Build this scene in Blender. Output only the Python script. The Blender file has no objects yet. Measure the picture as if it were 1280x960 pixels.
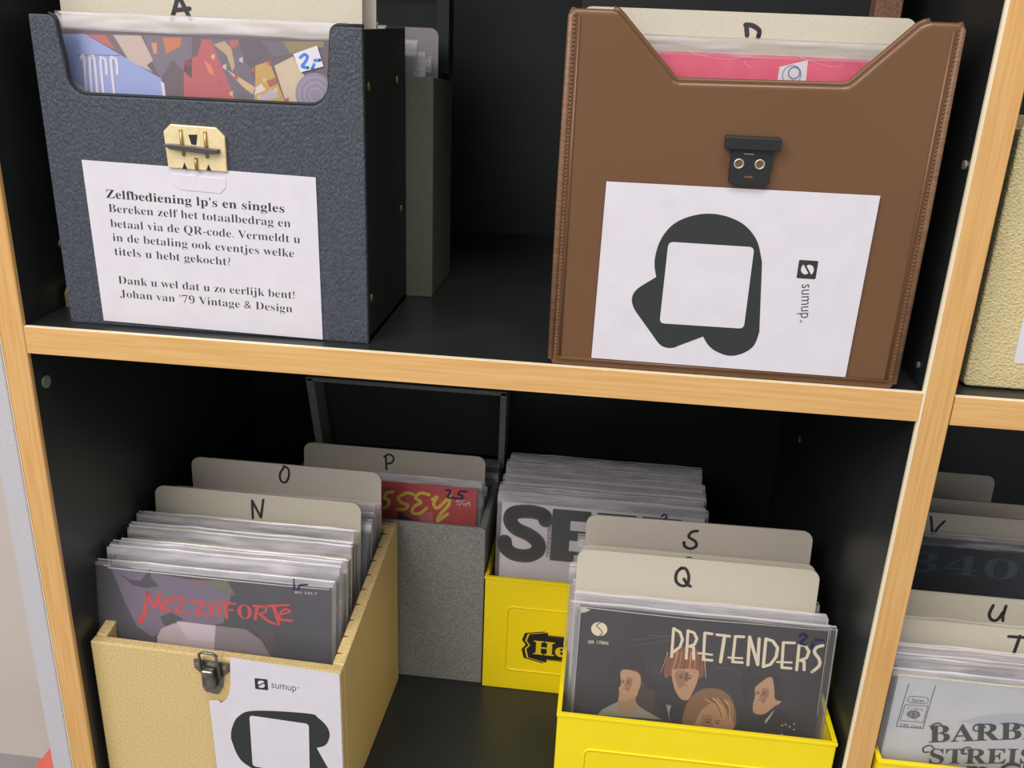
import bpy, math, random
from mathutils import Vector, Matrix
R=math.radians
SC=bpy.context.scene
COL=SC.collection
# ---------------------------------------------------------------- camera
cam=bpy.data.cameras.new('camera'); cam.sensor_fit='HORIZONTAL'; cam.sensor_width=36; cam.lens=36*1165.3/1280
cam.clip_start=.01; cam.clip_end=50
co=bpy.data.objects.new('camera',cam); COL.objects.link(co); SC.camera=co
def cam_axes(yaw,pitch,roll):
    f=Vector((-math.sin(yaw),math.cos(yaw),0)); r=Vector((math.cos(yaw),math.sin(yaw),0)); u=Vector((0,0,1))
    f2=f*math.cos(pitch)-u*math.sin(pitch); u2=u*math.cos(pitch)+f*math.sin(pitch)
    r3=r*math.cos(roll)+u2*math.sin(roll); u3=u2*math.cos(roll)-r*math.sin(roll)
    return r3,u3,f2
ax=cam_axes(.0987,.3716,.0403)
mw=Matrix.Identity(4)
for i in range(3):
    mw[i][0]=ax[0][i]; mw[i][1]=ax[1][i]; mw[i][2]=-ax[2][i]
mw.translation=Vector((.375,-.5403,.1979)); co.matrix_world=mw
# ---------------------------------------------------------------- light of the room
W=bpy.data.worlds.new('room_light'); SC.world=W; W.use_nodes=True
bg=W.node_tree.nodes['Background']; bg.inputs[0].default_value=(.93,.95,1,1); bg.inputs[1].default_value=.57
def area(name,loc,target,sx,sy,power,color):
    l=bpy.data.lights.new(name,'AREA'); l.shape='RECTANGLE'; l.size=sx; l.size_y=sy; l.energy=power; l.color=color
    o=bpy.data.objects.new(name,l); COL.objects.link(o); o.location=loc
    o.rotation_euler=(Vector(target)-Vector(loc)).to_track_quat('-Z','Y').to_euler(); return o
area('window_light',(-.95,-1.75,1.55),(.25,.05,-.1),1.8,1.3,50,(1,.98,.96))
area('ceiling_light',(.5,-1.1,2.1),(.35,.1,-.1),1.0,.5,22,(1,.96,.90))
SC.view_settings.view_transform='Standard'; SC.view_settings.look='None'; SC.view_settings.gamma=1
SC.view_settings.exposure=0; SC.view_settings.use_curve_mapping=False
SC.cycles.transparent_max_bounces=64; SC.cycles.max_bounces=10
# ---------------------------------------------------------------- materials
def lin(c):
    c=c/255.0
    return c/12.92 if c<=.04045 else ((c+.055)/1.055)**2.4
def rgb(r,g,b): return (lin(r),lin(g),lin(b),1)
MATS={}
def mat(name,c,rough=.6,c2=None,scale=(300,300,300),detail=3,bump=0,bscale=None,bdist=.0004,metal=0,spec=.5,lo=.35,hi=.65,coat=0,voronoi=False):
    if name in MATS: return MATS[name]
    m=bpy.data.materials.new(name); m.use_nodes=True; nt=m.node_tree; N=nt.nodes; L=nt.links
    p=N['Principled BSDF']; p.inputs['Base Color'].default_value=rgb(*c); p.inputs['Roughness'].default_value=rough
    p.inputs['Metallic'].default_value=metal; p.inputs['Specular IOR Level'].default_value=spec
    p.inputs['Coat Weight'].default_value=coat
    tc=N.new('ShaderNodeTexCoord')
    def noise(sc):
        mp=N.new('ShaderNodeMapping'); mp.inputs['Scale'].default_value=sc; L.new(tc.outputs['Object'],mp.inputs['Vector'])
        if voronoi:
            n=N.new('ShaderNodeTexVoronoi'); n.inputs['Scale'].default_value=1; L.new(mp.outputs[0],n.inputs['Vector']); return n.outputs['Distance']
        n=N.new('ShaderNodeTexNoise'); n.inputs['Scale'].default_value=1; n.inputs['Detail'].default_value=detail
        L.new(mp.outputs[0],n.inputs['Vector']); return n.outputs['Fac']
    if c2:
        f=noise(scale); cr=N.new('ShaderNodeValToRGB'); cr.color_ramp.elements[0].position=lo; cr.color_ramp.elements[1].position=hi
        cr.color_ramp.elements[0].color=rgb(*c); cr.color_ramp.elements[1].color=rgb(*c2)
        L.new(f,cr.inputs[0]); L.new(cr.outputs[0],p.inputs['Base Color'])
    if bump:
        f=noise(bscale or scale); b=N.new('ShaderNodeBump'); b.inputs['Strength'].default_value=bump; b.inputs['Distance'].default_value=bdist
        L.new(f,b.inputs['Height']); L.new(b.outputs[0],p.inputs['Normal'])
    MATS[name]=m; return m
M={}
M['wood_h']=mat('beech_edging_horizontal',(214,164,98),.42,(226,180,116),(14,260,420),5,.05)
M['wood_v']=mat('beech_edging_upright',(210,158,92),.42,(223,176,112),(420,260,14),5,.05)
M['lip']=mat('pale_edge',(250,236,206),.5,(242,222,186),(200,200,20))  # on the shelving, paler than beech: the lit edge's highlight is in the colour
M['lam']=mat('black_laminate',(34,38,37),.36,(40,44,43),(14,14,14),4,.04,(600,600,600),.0002)
M['gpanel']=mat('grey_melamine',(188,184,188),.5,(196,192,196),(500,500,500))
M['wall']=mat('beige_wall_paint',(206,196,186),.8,(200,190,180),(6,6,6))
M['floor']=mat('grey_floor',(150,146,146),.6,(138,134,134),(8,8,8))
M['leather']=mat('black_pebbled_leatherette',(64,67,76),.46,(72,76,86),(520,520,260),3,1.0,(760,760,400),.0011,lo=.4,hi=.6)
M['leather_in']=mat('black_smooth_lining',(26,29,28),.6)
M['paper']=mat('white_paper',(221,215,221),.75,(216,210,216),(60,60,60),4,.15,(90,90,90),.0003)
M['ink']=mat('black_print',(52,52,54),.7)
M['inkd']=mat('dark_print',(44,46,46),.7)
M['brass']=mat('brass_plate',(246,228,182),.34,(238,214,160),(300,300,300),3,.1,metal=.25)
M['brass_d']=mat('dull_brass',(176,150,96),.35,metal=.7)
M['steel']=mat('dull_steel',(150,146,138),.32,(120,116,108),(200,200,200),metal=.9)
M['steel_d']=mat('dark_grey_metal',(92,84,84),.4,metal=.5)
M['brown']=mat('brown_vinyl',(113,78,49),.34,(109,75,46),(12,12,12),2,.05,(900,900,900),.0002)
M['brown_s']=mat('brown_vinyl_seam',(136,98,72),.42,(114,80,56),(200,200,900))
M['cork']=mat('speckled_brown_vinyl',(120,84,62),.6,(150,112,88),(600,600,600),2)
M['plast_b']=mat('black_plastic',(32,35,37),.35)
M['nickel']=mat('nickel_ring',(196,186,170),.3,metal=.7)
M['beige']=mat('beige_grained_covering',(200,170,111),.5,(226,200,142),(950,950,950),2,.4,(950,950,950),.0006,lo=.4,hi=.6)
M['beige2']=mat('beige_woven_covering',(190,172,116),.55,(216,198,148),(520,520,620),2,.7,(560,560,700),.0008,lo=.1,hi=.5,voronoi=True)
M['notch']=mat('red_brown_thread',(92,46,34),.7)
M['gbox']=mat('grey_speckled_board',(116,116,112),.75,(150,148,144),(900,900,900),2,.2,lo=.4,hi=.6)
M['green']=mat('olive_grey_board',(92,96,82),.7,(98,102,88),(300,300,300),2)
M['dgreen']=mat('dark_green_lining',(34,40,38),.7)
M['yellow']=mat('yellow_moulded_plastic',(252,226,20),.34,(249,221,16),(15,15,15))
M['card']=mat('grey_board',(196,186,166),.85,(206,197,178),(1100,1100,1100),2,.1,(700,700,700),.0003)
M['card2']=mat('warm_grey_board',(194,182,168),.85,(203,192,178),(1100,1100,1100),2,.1,(700,700,700),.0003)
M['marker']=mat('black_marker',(46,44,46),.6)
M['blue']=mat('blue_marker',(38,48,140),.6)
M['navy']=mat('dark_blue_marker',(30,34,84),.6)
M['coral']=mat('coral_red_box',(226,110,96),.7,(216,98,86),(40,40,40))
M['teal']=mat('dark_teal_cover',(50,96,100),.6)
def flat(name,c,rough=.45): return mat('print_'+name,c,rough)
def cover(name,c,c2=None,s=40): return mat('cover_'+name,c,.5,c2 or tuple(max(0,int(x*.9)) for x in c),(s,s,s),4)
def make_plastic(name,base,rim):
    m=bpy.data.materials.new(name); m.use_nodes=True; nt=m.node_tree; N=nt.nodes; L=nt.links
    p=N['Principled BSDF']; p.inputs['Base Color'].default_value=rgb(238,231,233); p.inputs['Roughness'].default_value=.12; p.inputs['Specular IOR Level'].default_value=.6
    t=N.new('ShaderNodeBsdfTransparent'); t.inputs[0].default_value=(.97,.98,.985,1)
    fr=N.new('ShaderNodeFresnel'); fr.inputs[0].default_value=1.4
    tc=N.new('ShaderNodeTexCoord'); oi=N.new('ShaderNodeObjectInfo')
    sh=N.new('ShaderNodeVectorMath'); sh.operation='MULTIPLY_ADD'; sh.inputs[1].default_value=(1,1,1); L.new(tc.outputs['Object'],sh.inputs[0])
    mu=N.new('ShaderNodeMath'); mu.operation='MULTIPLY'; mu.inputs[1].default_value=7.3; L.new(oi.outputs['Random'],mu.inputs[0]); L.new(mu.outputs[0],sh.inputs[2])
    m2=N.new('ShaderNodeMapping'); m2.inputs['Scale'].default_value=(26,26,190); L.new(sh.outputs[0],m2.inputs[0])
    n2=N.new('ShaderNodeTexNoise'); n2.inputs['Scale'].default_value=1; n2.inputs['Detail'].default_value=1.5; L.new(m2.outputs[0],n2.inputs[0])
    mr=N.new('ShaderNodeMapRange'); mr.inputs['From Min'].default_value=.42; mr.inputs['From Max'].default_value=.72; mr.inputs['To Min'].default_value=base; mr.inputs['To Max'].default_value=base+rim; L.new(n2.outputs['Fac'],mr.inputs['Value'])
    ad=N.new('ShaderNodeMath'); ad.operation='MULTIPLY_ADD'; ad.inputs[1].default_value=.55; ad.use_clamp=True
    L.new(fr.outputs[0],ad.inputs[0]); L.new(mr.outputs['Result'],ad.inputs[2])
    mx=N.new('ShaderNodeMixShader'); L.new(ad.outputs[0],mx.inputs[0]); L.new(t.outputs[0],mx.inputs[1]); L.new(p.outputs[0],mx.inputs[2])
    L.new(mx.outputs[0],N['Material Output'].inputs[0])
    mp=N.new('ShaderNodeMapping'); mp.inputs['Scale'].default_value=(25,25,60); L.new(sh.outputs[0],mp.inputs[0])
    n=N.new('ShaderNodeTexNoise'); n.inputs['Scale'].default_value=1; n.inputs['Detail'].default_value=3; L.new(mp.outputs[0],n.inputs[0])
    b=N.new('ShaderNodeBump'); b.inputs['Strength'].default_value=.5; b.inputs['Distance'].default_value=.002; L.new(n.outputs[0],b.inputs['Height']); L.new(b.outputs[0],p.inputs['Normal'])
    return m
M['film']=make_plastic('clear_film',.06,.0); M['filmrim']=make_plastic('clear_film_edge',.40,.3)
M['bandfilm']=make_plastic('clear_film_doubled',.14,.42)
# ---------------------------------------------------------------- mesh helpers
_T={}
def text_geo(s,serif,offset):
    k=(s,serif,offset)
    if k in _T: return _T[k]
    b=''
    for c in s:
        if serif and 'A'<=c<='Z': b+=chr(0x1D400+ord(c)-65)
        elif serif and 'a'<=c<='z': b+=chr(0x1D41A+ord(c)-97)
        elif serif and '0'<=c<='9': b+=chr(0x1D7CE+ord(c)-48)
        else: b+=c
    cu=bpy.data.curves.new('lettering','FONT'); cu.body=b; cu.offset=offset; cu.resolution_u=3
    o=bpy.data.objects.new('lettering',cu); COL.objects.link(o)
    me=bpy.data.meshes.new_from_object(o.evaluated_get(bpy.context.evaluated_depsgraph_get()))
    g=([(v.co.x,v.co.y) for v in me.vertices],[tuple(p.vertices) for p in me.polygons])
    bpy.data.objects.remove(o); bpy.data.curves.remove(cu); bpy.data.meshes.remove(me)
    xs=[p[0] for p in g[0]] or [0,1]; g=g+(min(xs),max(xs)); _T[k]=g; return g
class MB:
    def __init__(s): s.v=[]; s.f=[]; s.k=[]; s.mats=[]; s.sm=[]
    def mi(s,m):
        m=M[m] if isinstance(m,str) else m
        if m not in s.mats: s.mats.append(m)
        return s.mats.index(m)
    def add(s,vs,fs,m,smooth=False):
        b=len(s.v); s.v+=[tuple(v) for v in vs]; k=s.mi(m)
        for f in fs: s.f.append(tuple(i+b for i in f)); s.k.append(k); s.sm.append(smooth)
        return s
    def box(s,x0,x1,y0,y1,z0,z1,m):
        return s.add([(x0,y0,z0),(x1,y0,z0),(x1,y1,z0),(x0,y1,z0),(x0,y0,z1),(x1,y0,z1),(x1,y1,z1),(x0,y1,z1)],
            [(0,3,2,1),(4,5,6,7),(0,1,5,4),(1,2,6,5),(2,3,7,6),(3,0,4,7)],m)
    def prism(s,poly,a0,a1,m,axis='y'):
        n=len(poly); mk={'y':lambda p,a:(p[0],a,p[1]),'x':lambda p,a:(a,p[0],p[1]),'z':lambda p,a:(p[0],p[1],a)}[axis]
        ar=sum(poly[i][0]*poly[(i+1)%n][1]-poly[(i+1)%n][0]*poly[i][1] for i in range(n))
        if ar<0: poly=poly[::-1]
        vs=[mk(p,a0) for p in poly]+[mk(p,a1) for p in poly]
        fs=[tuple(range(n)),tuple(range(2*n-1,n-1,-1))]+[(i,i+n,(i+1)%n+n,(i+1)%n) for i in range(n)]
        if axis!='y': fs=[f[::-1] for f in fs]
        return s.add(vs,fs,m)
    def flat(s,poly,y,m):
        n=len(poly); ar=sum(poly[i][0]*poly[(i+1)%n][1]-poly[(i+1)%n][0]*poly[i][1] for i in range(n))
        if ar<0: poly=poly[::-1]
        return s.add([(p[0],y,p[1]) for p in poly],[tuple(range(n))],m)
    def disc(s,cx,cz,rx,rz,y,m,n=20,a0=0,a1=2*math.pi):
        full=abs(a1-a0-2*math.pi)<1e-6
        pts=[(cx+rx*math.cos(a0+(a1-a0)*i/(n if full else n-1)),cz+rz*math.sin(a0+(a1-a0)*i/(n if full else n-1))) for i in range(n)]
        return s.flat(pts,y,m)
    def ring(s,cx,cz,r0,r1,y,m,n=24,sq=1):
        vs=[];fs=[]
        for i in range(n):
            a=2*math.pi*i/n; vs+=[(cx+r0*math.cos(a),y,cz+sq*r0*math.sin(a)),(cx+r1*math.cos(a),y,cz+sq*r1*math.sin(a))]
        for i in range(n): j=(i+1)%n; fs.append((2*i,2*i+1,2*j+1,2*j)[::-1])
        return s.add(vs,fs,m)
    def stroke(s,pts,w,y,m,w2=None,caps=True):
        q=[Vector(p) for p in pts]; n=len(q)
        for i in range(n-1):
            d=q[i+1]-q[i]
            if d.length<1e-7: continue
            a=w/2 if w2 is None else (w+(w2-w)*i/(n-1))/2; b=w/2 if w2 is None else (w+(w2-w)*(i+1)/(n-1))/2
            e=Vector((-d.y,d.x)).normalized()
            yy=y-.000004*(i%3)
            s.flat([q[i]+e*a,q[i]-e*a,q[i+1]-e*b,q[i+1]+e*b],yy,m)
            if caps:
                s.disc(q[i].x,q[i].y,a,a,yy-.000002,m,10)
                if i==n-2: s.disc(q[i+1].x,q[i+1].y,b,b,yy-.000002,m,10)
        return s
    def smooth(s,pts,w,y,m,w2=None,k=6):
        q=[Vector(p) for p in pts]; out=[]
        for i in range(len(q)-1):
            p0=q[max(i-1,0)];p1=q[i];p2=q[i+1];p3=q[min(i+2,len(q)-1)]
            for t in range(k):
                t/=k; out.append(.5*((2*p1)+(p2-p0)*t+(2*p0-5*p1+4*p2-p3)*t*t+(3*p1-p0-3*p2+p3)*t**3))
        out.append(q[-1]); return s.stroke(out,w,y,m,w2)
    def text(s,t,p0,p1,h,y,m,serif=False,offset=0,shear=0):
        vs,fs,a,b=text_geo(t,serif,offset); p0=Vector(p0);p1=Vector(p1); d=p1-p0; u=d/(b-a); e=Vector((-d.y,d.x)).normalized()*(h/.69)
        P=[p0+u*(x-a+shear*z)+e*z for x,z in vs]
        return s.add([(p.x,y,p.y) for p in P],fs,m)
    def tube(s,pts,r,m,n=8,closed=False):
        q=[Vector(p) for p in pts]; N=len(q); vs=[];fs=[]
        for i,p in enumerate(q):
            a=q[i-1] if (i>0 or closed) else p; b=q[(i+1)%N] if (i<N-1 or closed) else p
            t=(b-a).normalized(); u=t.cross(Vector((0,1,0)))
            if u.length<.2: u=t.cross(Vector((1,0,0)))
            u.normalize(); w=t.cross(u)
            for k in range(n): an=2*math.pi*k/n; vs.append(p+u*r*math.cos(an)+w*r*math.sin(an))
        for i in range(N if closed else N-1):
            for k in range(n): fs.append((i*n+k,i*n+(k+1)%n,((i+1)%N)*n+(k+1)%n,((i+1)%N)*n+k))
        if not closed: fs+=[tuple(range(n))[::-1],tuple(range((N-1)*n,N*n))]
        return s.add(vs,fs,m,True)
    def cyl(s,c,r,y0,y1,m,n=20):
        return s.prism([(c[0]+r*math.cos(2*math.pi*i/n),c[1]+r*math.sin(2*math.pi*i/n)) for i in range(n)],y0,y1,m)
    def build(s,name,parent=None,loc=None,rot=None,bevel=0,seg=2,label=None):
        me=bpy.data.meshes.new(name); me.from_pydata(s.v,[],s.f)
        for m in s.mats: me.materials.append(m)
        me.polygons.foreach_set('material_index',s.k); me.polygons.foreach_set('use_smooth',s.sm); me.update()
        o=bpy.data.objects.new(name,me); COL.objects.link(o)
        if parent: o.parent=parent
        if loc: o.location=loc
        if rot: o.rotation_euler=rot
        if bevel:
            b=o.modifiers.new('soft_edges','BEVEL'); b.width=bevel; b.segments=seg; b.limit_method='ANGLE'; b.angle_limit=R(40)
        if label: o['label']=label
        return o
def tag(o,label=None,cat=None,group=None,kind=None):
    if label: o['label']=label
    if cat: o['category']=cat
    if group: o['group']=group
    if kind: o['kind']=kind
    return o
def empty(name,loc=(0,0,0),rot=(0,0,0)):
    o=bpy.data.objects.new(name,None); COL.objects.link(o); o.location=loc; o.rotation_euler=rot; o.empty_display_size=.02; return o
def thing(name,label,cat,loc=(0,0,0),rot=(0,0,0),group=None): return tag(empty(name,loc,rot),label,cat,group)
def A(item,key): return [(a*1e-4,b*1e-4) for a,b in ART[item][key]]
def rounded(x0,x1,z0,z1,r,n=6,corners=(1,1,1,1)):
    out=[]
    for (cx,cz,a,c) in ((x1-r,z1-r,0,corners[0]),(x0+r,z1-r,90,corners[1]),(x0+r,z0+r,180,corners[2]),(x1-r,z0+r,270,corners[3])):
        if c: out+=[(cx+r*math.cos(R(a+90*i/n)),cz+r*math.sin(R(a+90*i/n))) for i in range(n+1)]
        else: out.append(({0:x1,90:x0,180:x0,270:x1}[a],{0:z1,90:z1,180:z0,270:z0}[a]))
    return out
ORD='zeroth first second third fourth fifth sixth seventh eighth ninth tenth eleventh twelfth thirteenth fourteenth fifteenth sixteenth seventeenth eighteenth nineteenth twentieth'.split()
# outlines measured in tenths of a millimetre on each flat face
ART={
'ten':{'blue':[(-892,1760),(-696,1768),(-229,1530),(-212,1412),(-932,1380)],'edge':[(-232,1517),(-210,1502),(-204,1412),(-223,1411)],'one':[(-735,1626),(-716,1631),(-718,1424)],'o1':[(-665,1403),(-682,1412),(-678,1619),(-665,1633),(-648,1624),(-646,1409)],'c1':[(-576,1542),(-576,1618),(-592,1633),(-609,1617),(-606,1406)],'c2':[(-506,1545),(-507,1623),(-524,1636),(-542,1620),(-536,1409)],'line':[(-758,1645),(-483,1654)],'red1':[(-689,1765),(-566,1768),(-509,1685),(-578,1714)],'page':[(-516,1770),(-337,1772),(-272,1633),(-314,1602),(-277,1564),(-427,1626)],'dark1':[(-566,1768),(-516,1770),(-453,1658),(-509,1685)],'dark2':[(-323,1773),(-18,1775),(-32,1536),(-147,1641),(-229,1530),(-283,1629)],'org':[(-276,1736),(-240,1734),(-244,1673),(-266,1669)],'org2':[(-202,1768),(-82,1769),(-92,1721),(-187,1675)],'redA':[(43,1767),(99,1769),(265,1421),(-90,1419),(-77,1637),(15,1675)],'flame':[(51,1649),(95,1617),(114,1563),(77,1575)],'dk':[(99,1769),(273,1773),(367,1533),(362,1408),(242,1417)],'skin':[(116,1740),(184,1763),(226,1724),(244,1623),(227,1589),(195,1682)],'arm':[(191,1601),(366,1505),(349,1463),(291,1502)],'face':[(206,1764),(273,1773),(268,1739),(226,1717)],'jac':[(273,1773),(405,1772),(447,1713),(371,1642),(311,1633)],'gold':[(370,1629),(460,1659),(556,1414),(354,1405),(366,1505)],'white1':[(373,1506),(407,1528),(432,1491),(356,1460)],'brick':[(441,1547),(498,1566),(511,1532),(455,1509)],'paper':[(378,1444),(470,1500),(517,1457),(399,1410)],'dk2':[(412,1772),(566,1775),(616,1713),(498,1681),(448,1733)],'cream':[(489,1634),(608,1693),(686,1567),(617,1475),(638,1414),(563,1407)],'leaf':[(544,1774),(799,1784),(799,1754),(616,1713),(594,1705)],'sticker':[(612,1706),(759,1759),(797,1643),(653,1603)],'two':[(655,1688),(681,1706),(699,1693),(684,1662),(665,1638),(702,1632)],'comma':[(739,1651),(727,1627)],'dash':[(743,1675),(776,1678)],'disc':[(743,1478),(617,1472),(745,1590)]},
'pink':{'cov':[(-597,1810),(746,1831)],'lab':[(167,1740),(318,1783),(322,1655),(163,1652)],'c':[(239,1700),(188,1698)],'c2':[(251,1711),(220,1710)],'sq':[(238,1673),(260,1674),(262,1653),(240,1652)],'cr1':[(-383,1813),(-262,1781),(-122,1770),(9,1792),(170,1827)],'cr2':[(203,1826),(318,1783),(475,1753),(534,1803)],'cr3':[(-270,1823),(-262,1781),(-193,1816)],'cr4':[(-32,1763),(-7,1738),(27,1729)]},
'mez':{'top':[(-887,1830),(870,1811)],'lav':[(-826,1836),(-533,1787),(-204,1758),(94,1774),(121,1651),(55,1421),(-67,1375),(-323,1395),(-481,1265),(-529,1235),(-648,1311),(-744,1527),(-796,1681),(-843,1803)],'dk':[(-777,1762),(-689,1708),(-598,1709),(-517,1820),(-513,1742),(-455,1677),(-555,1651),(-661,1663)],'dk2':[(-460,1413),(-366,1463),(-262,1418),(-324,1379),(-417,1337)],'grn':[(-189,1760),(95,1781),(159,1663),(3,1685),(-55,1742)],'dome':[(-489,1239),(-449,1317),(-323,1395),(-6,1390),(-27,1177),(-378,1170),(-486,1166)],'dome2':[(-6,1390),(235,1385),(353,1309),(441,1154),(-27,1169)],'dome3':[(-323,1395),(-6,1390),(-22,1251),(-238,1240)],'sq':[(324,1383),(451,1397),(449,1207),(411,1203)],'M1':[(-550,1611),(-577,1448),(-617,1357)],'M2':[(-550,1611),(-502,1488),(-443,1622)],'M3':[(-462,1600),(-442,1472)],'e1':[(-417,1523),(-347,1571),(-386,1581),(-424,1529),(-411,1483),(-351,1486)],'Z1':[(-346,1593),(-248,1595),(-328,1475),(-215,1476)],'Z2':[(-196,1577),(-90,1580),(-170,1476),(-64,1475)],'O1':[(-9,1533),(42,1539)],'F1':[(75,1582),(86,1464)],'F2':[(38,1592),(157,1595)],'F3':[(73,1535),(139,1539)],'O2':[(228,1535),(286,1542)],'R1':[(328,1586),(310,1481)],'R2':[(299,1593),(388,1592),(394,1553),(343,1532)],'R3':[(349,1531),(415,1477),(497,1453)],'T1':[(409,1603),(580,1630)],'T2':[(461,1600),(497,1470)],'e2':[(505,1541),(587,1574),(550,1593),(507,1548),(513,1503),(602,1500)],'special':[(-186,1763),(94,1745),(-187,1732)],'num':[(625,1756),(800,1757),(625,1732)],'one':[(623,1852),(622,1766)],'dash':[(662,1809),(727,1819)],'comma':[(662,1794),(651,1769)]},
'pret':{'top':[(-900,1855),(900,1897)],'bot':[(-920,1003),(969,999)],'logo':[(-748,1716),(-688,1723)],'sir':[(-826,1622),(-670,1623),(-823,1591)],'P':[(-202,1552),(-208,1781),(-159,1755),(-136,1699),(-148,1639),(-196,1588)],'R':[(-95,1549),(-103,1774),(-58,1762),(-33,1717),(-46,1670),(-81,1651),(-50,1647),(-41,1551)],'E1':[(72,1767),(19,1770),(29,1555),(93,1556)],'E1b':[(-11,1603),(88,1601)],'T1':[(106,1765),(199,1762)],'T2':[(163,1764),(155,1550)],'E2':[(300,1769),(239,1766),(241,1560),(311,1563)],'E2b':[(208,1592),(307,1597)],'N':[(353,1548),(341,1774),(423,1558),(410,1766)],'D':[(464,1546),(458,1771),(509,1758),(549,1707),(546,1636),(513,1571),(464,1546)],'E3':[(663,1760),(584,1755),(596,1555),(662,1556)],'E3b':[(559,1596),(661,1603)],'R2':[(703,1548),(697,1748),(741,1748),(772,1704),(761,1651),(719,1627),(748,1621),(756,1554)],'S':[(863,1762),(822,1742),(812,1702),(851,1651),(857,1600),(814,1545)],'two':[(689,1823),(710,1841),(733,1834),(736,1815),(696,1769),(740,1758)],'com':[(789,1776),(780,1731)],'das':[(799,1805),(855,1809)],'h1':[(-667,1359),(-633,1479),(-561,1554),(-486,1586),(-413,1542),(-352,1434),(-307,1309),(-346,1260),(-396,1332),(-436,1405),(-557,1400),(-568,1312)],'f1':[(-562,1400),(-436,1395),(-407,1311),(-422,1232),(-436,1191),(-536,1140),(-563,1146),(-560,1215),(-567,1244),(-553,1294)],'h1b':[(-397,1351),(-322,1282),(-295,1169),(-304,1069),(-413,1125),(-436,1191),(-406,1253)],'n1':[(-563,1146),(-436,1196),(-411,1106),(-458,1031),(-555,1039)],'c1':[(-711,1005),(-679,1053),(-563,1137),(-474,1118),(-426,1173),(-394,1108),(-230,1024)],'h2':[(-247,1407),(-225,1544),(-147,1629),(-46,1640),(21,1563),(42,1431),(-6,1397),(-194,1394),(-218,1372)],'f2':[(-189,1433),(-131,1459),(-4,1464),(5,1379),(-27,1259),(-56,1207),(-109,1220),(-160,1302)],'s2':[(-108,1433),(-65,1438),(-66,1361),(-106,1376)],'c2':[(-250,1252),(-200,1170),(-118,1131),(-55,1197),(-68,1147),(-76,1058),(-127,1037),(-218,1040)],'t2':[(-207,1155),(-119,1141),(-86,1155),(-110,1044),(-170,1031)],'h3':[(-71,1005),(-57,1175),(14,1290),(116,1329),(224,1302),(293,1204),(321,1053),(291,1002),(267,1114),(158,1201),(65,1136),(18,1009)],'f3':[(17,1016),(63,1149),(163,1215),(272,1121),(291,995),(18,1009)],'h4':[(343,1306),(313,1416),(349,1502),(425,1551),(546,1514),(608,1440),(643,1300),(580,1293),(560,1393),(524,1471),(417,1376),(359,1246)],'f4':[(430,1378),(540,1483),(578,1395),(602,1337),(630,1330),(620,1267),(579,1231),(514,1160),(441,1162),(425,1222),(429,1264),(433,1317)],'j4':[(309,1020),(327,1117),(446,1110),(514,1160),(580,1220),(716,1143),(850,1014),(312,999)],'c4':[(529,1110),(585,1211),(569,1157),(532,1079)]},
'se':{'cov':[(-898,1839),(898,1787),(-923,1013)],'S':[(-896,1792),(-476,1770),(-453,1373),(-877,1330)],'E':[(-450,1819),(-91,1807),(-91,1387),(-440,1399)],'txt':[(-503,1736),(-468,1372),(-424,1376)],'dot':[(-550,995),(-491,1001)],'tabs':[(-43,1827),(156,1823),(334,1809),(518,1804),(687,1797),(835,1788)],'two':[(631,1799),(656,1833),(680,1804),(655,1763)]},
'elvis':{'cov':[(904,1867),(867,1482),(68,1845)],'S1':[(115,1758),(60,1741),(39,1692),(83,1662),(62,1607),(29,1586)],'S2':[(308,1752),(247,1758),(171,1705),(194,1660),(260,1637),(228,1594),(162,1587)],'E':[(455,1760),(378,1770),(330,1720),(381,1678),(316,1625),(306,1566),(372,1566),(437,1625)],'Y1':[(489,1717),(532,1744),(501,1678),(535,1634),(610,1711),(657,1773)],'Y2':[(646,1755),(643,1679),(570,1579),(544,1507),(635,1586)],'dark':[(168,1570),(308,1496),(353,1459),(164,1470)],'pale':[(350,1558),(492,1595),(507,1462),(397,1469)],'rca':[(712,1749),(849,1722),(713,1709)],'pb':[(719,1698),(850,1693),(720,1681)],'two':[(612,1821),(650,1824),(645,1789),(630,1753),(690,1753)],'five':[(807,1824),(747,1822),(727,1791),(765,1783),(761,1754),(706,1749)]},
'streis':{'cov':[(-888,1760),(-934,1188)],'box':[(-822,1755),(-649,1759),(-663,1397),(-842,1392)],'pill':[(-808,1626),(-794,1655),(-685,1658),(-668,1631),(-680,1605),(-794,1602)],'sq':[(-815,1581),(-667,1587),(-670,1447),(-826,1445)],'disc':[(-747,1507),(-700,1513)],'cbs':[(-828,1426),(-669,1415),(-823,1401)],'cb2':[(-803,1569),(-684,1547)],'l1':[(-626,1344),(-592,1270),(-66,1446),(-78,1546)],'l2':[(-582,1166),(-552,1085),(27,1291)],'l3':[(-307,1113),(44,1215)],'yel':[(-920,1225),(39,1267),(64,1153),(-948,1088)],'blue':[(-389,1567),(-215,1678),(-61,1723),(-21,1541)]},
'N':{'c':[(-861,2112),(916,2078)],'l':[(-37,1873),(-41,2031),(33,1887),(56,2047)]},
'O':{'c':[(-822,2166),(883,2139)],'l':[(-2,2141),(-48,2068),(-43,2000),(0,1988),(31,2053),(26,2121),(-16,2140)]},
'P':{'c':[(-888,1981),(890,1973)],'l':[(-70,1774),(-80,1912)],'l2':[(-96,1903),(-49,1931),(-2,1903),(-17,1852),(-71,1831)]},
'Q':{'c':[(-894,2202),(883,2221)],'l':[(-114,2139),(-146,2097),(-146,2032),(-107,1997),(-61,2009),(-56,2080),(-85,2135),(-120,2132)],'l2':[(-88,2051),(-61,2009),(-36,1998)]},
'Q2':{'c':[(-894,2134),(882,2147)],'l':[(-109,1994),(-105,2074),(-65,2107),(-21,2082),(-1,2005)]},
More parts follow.
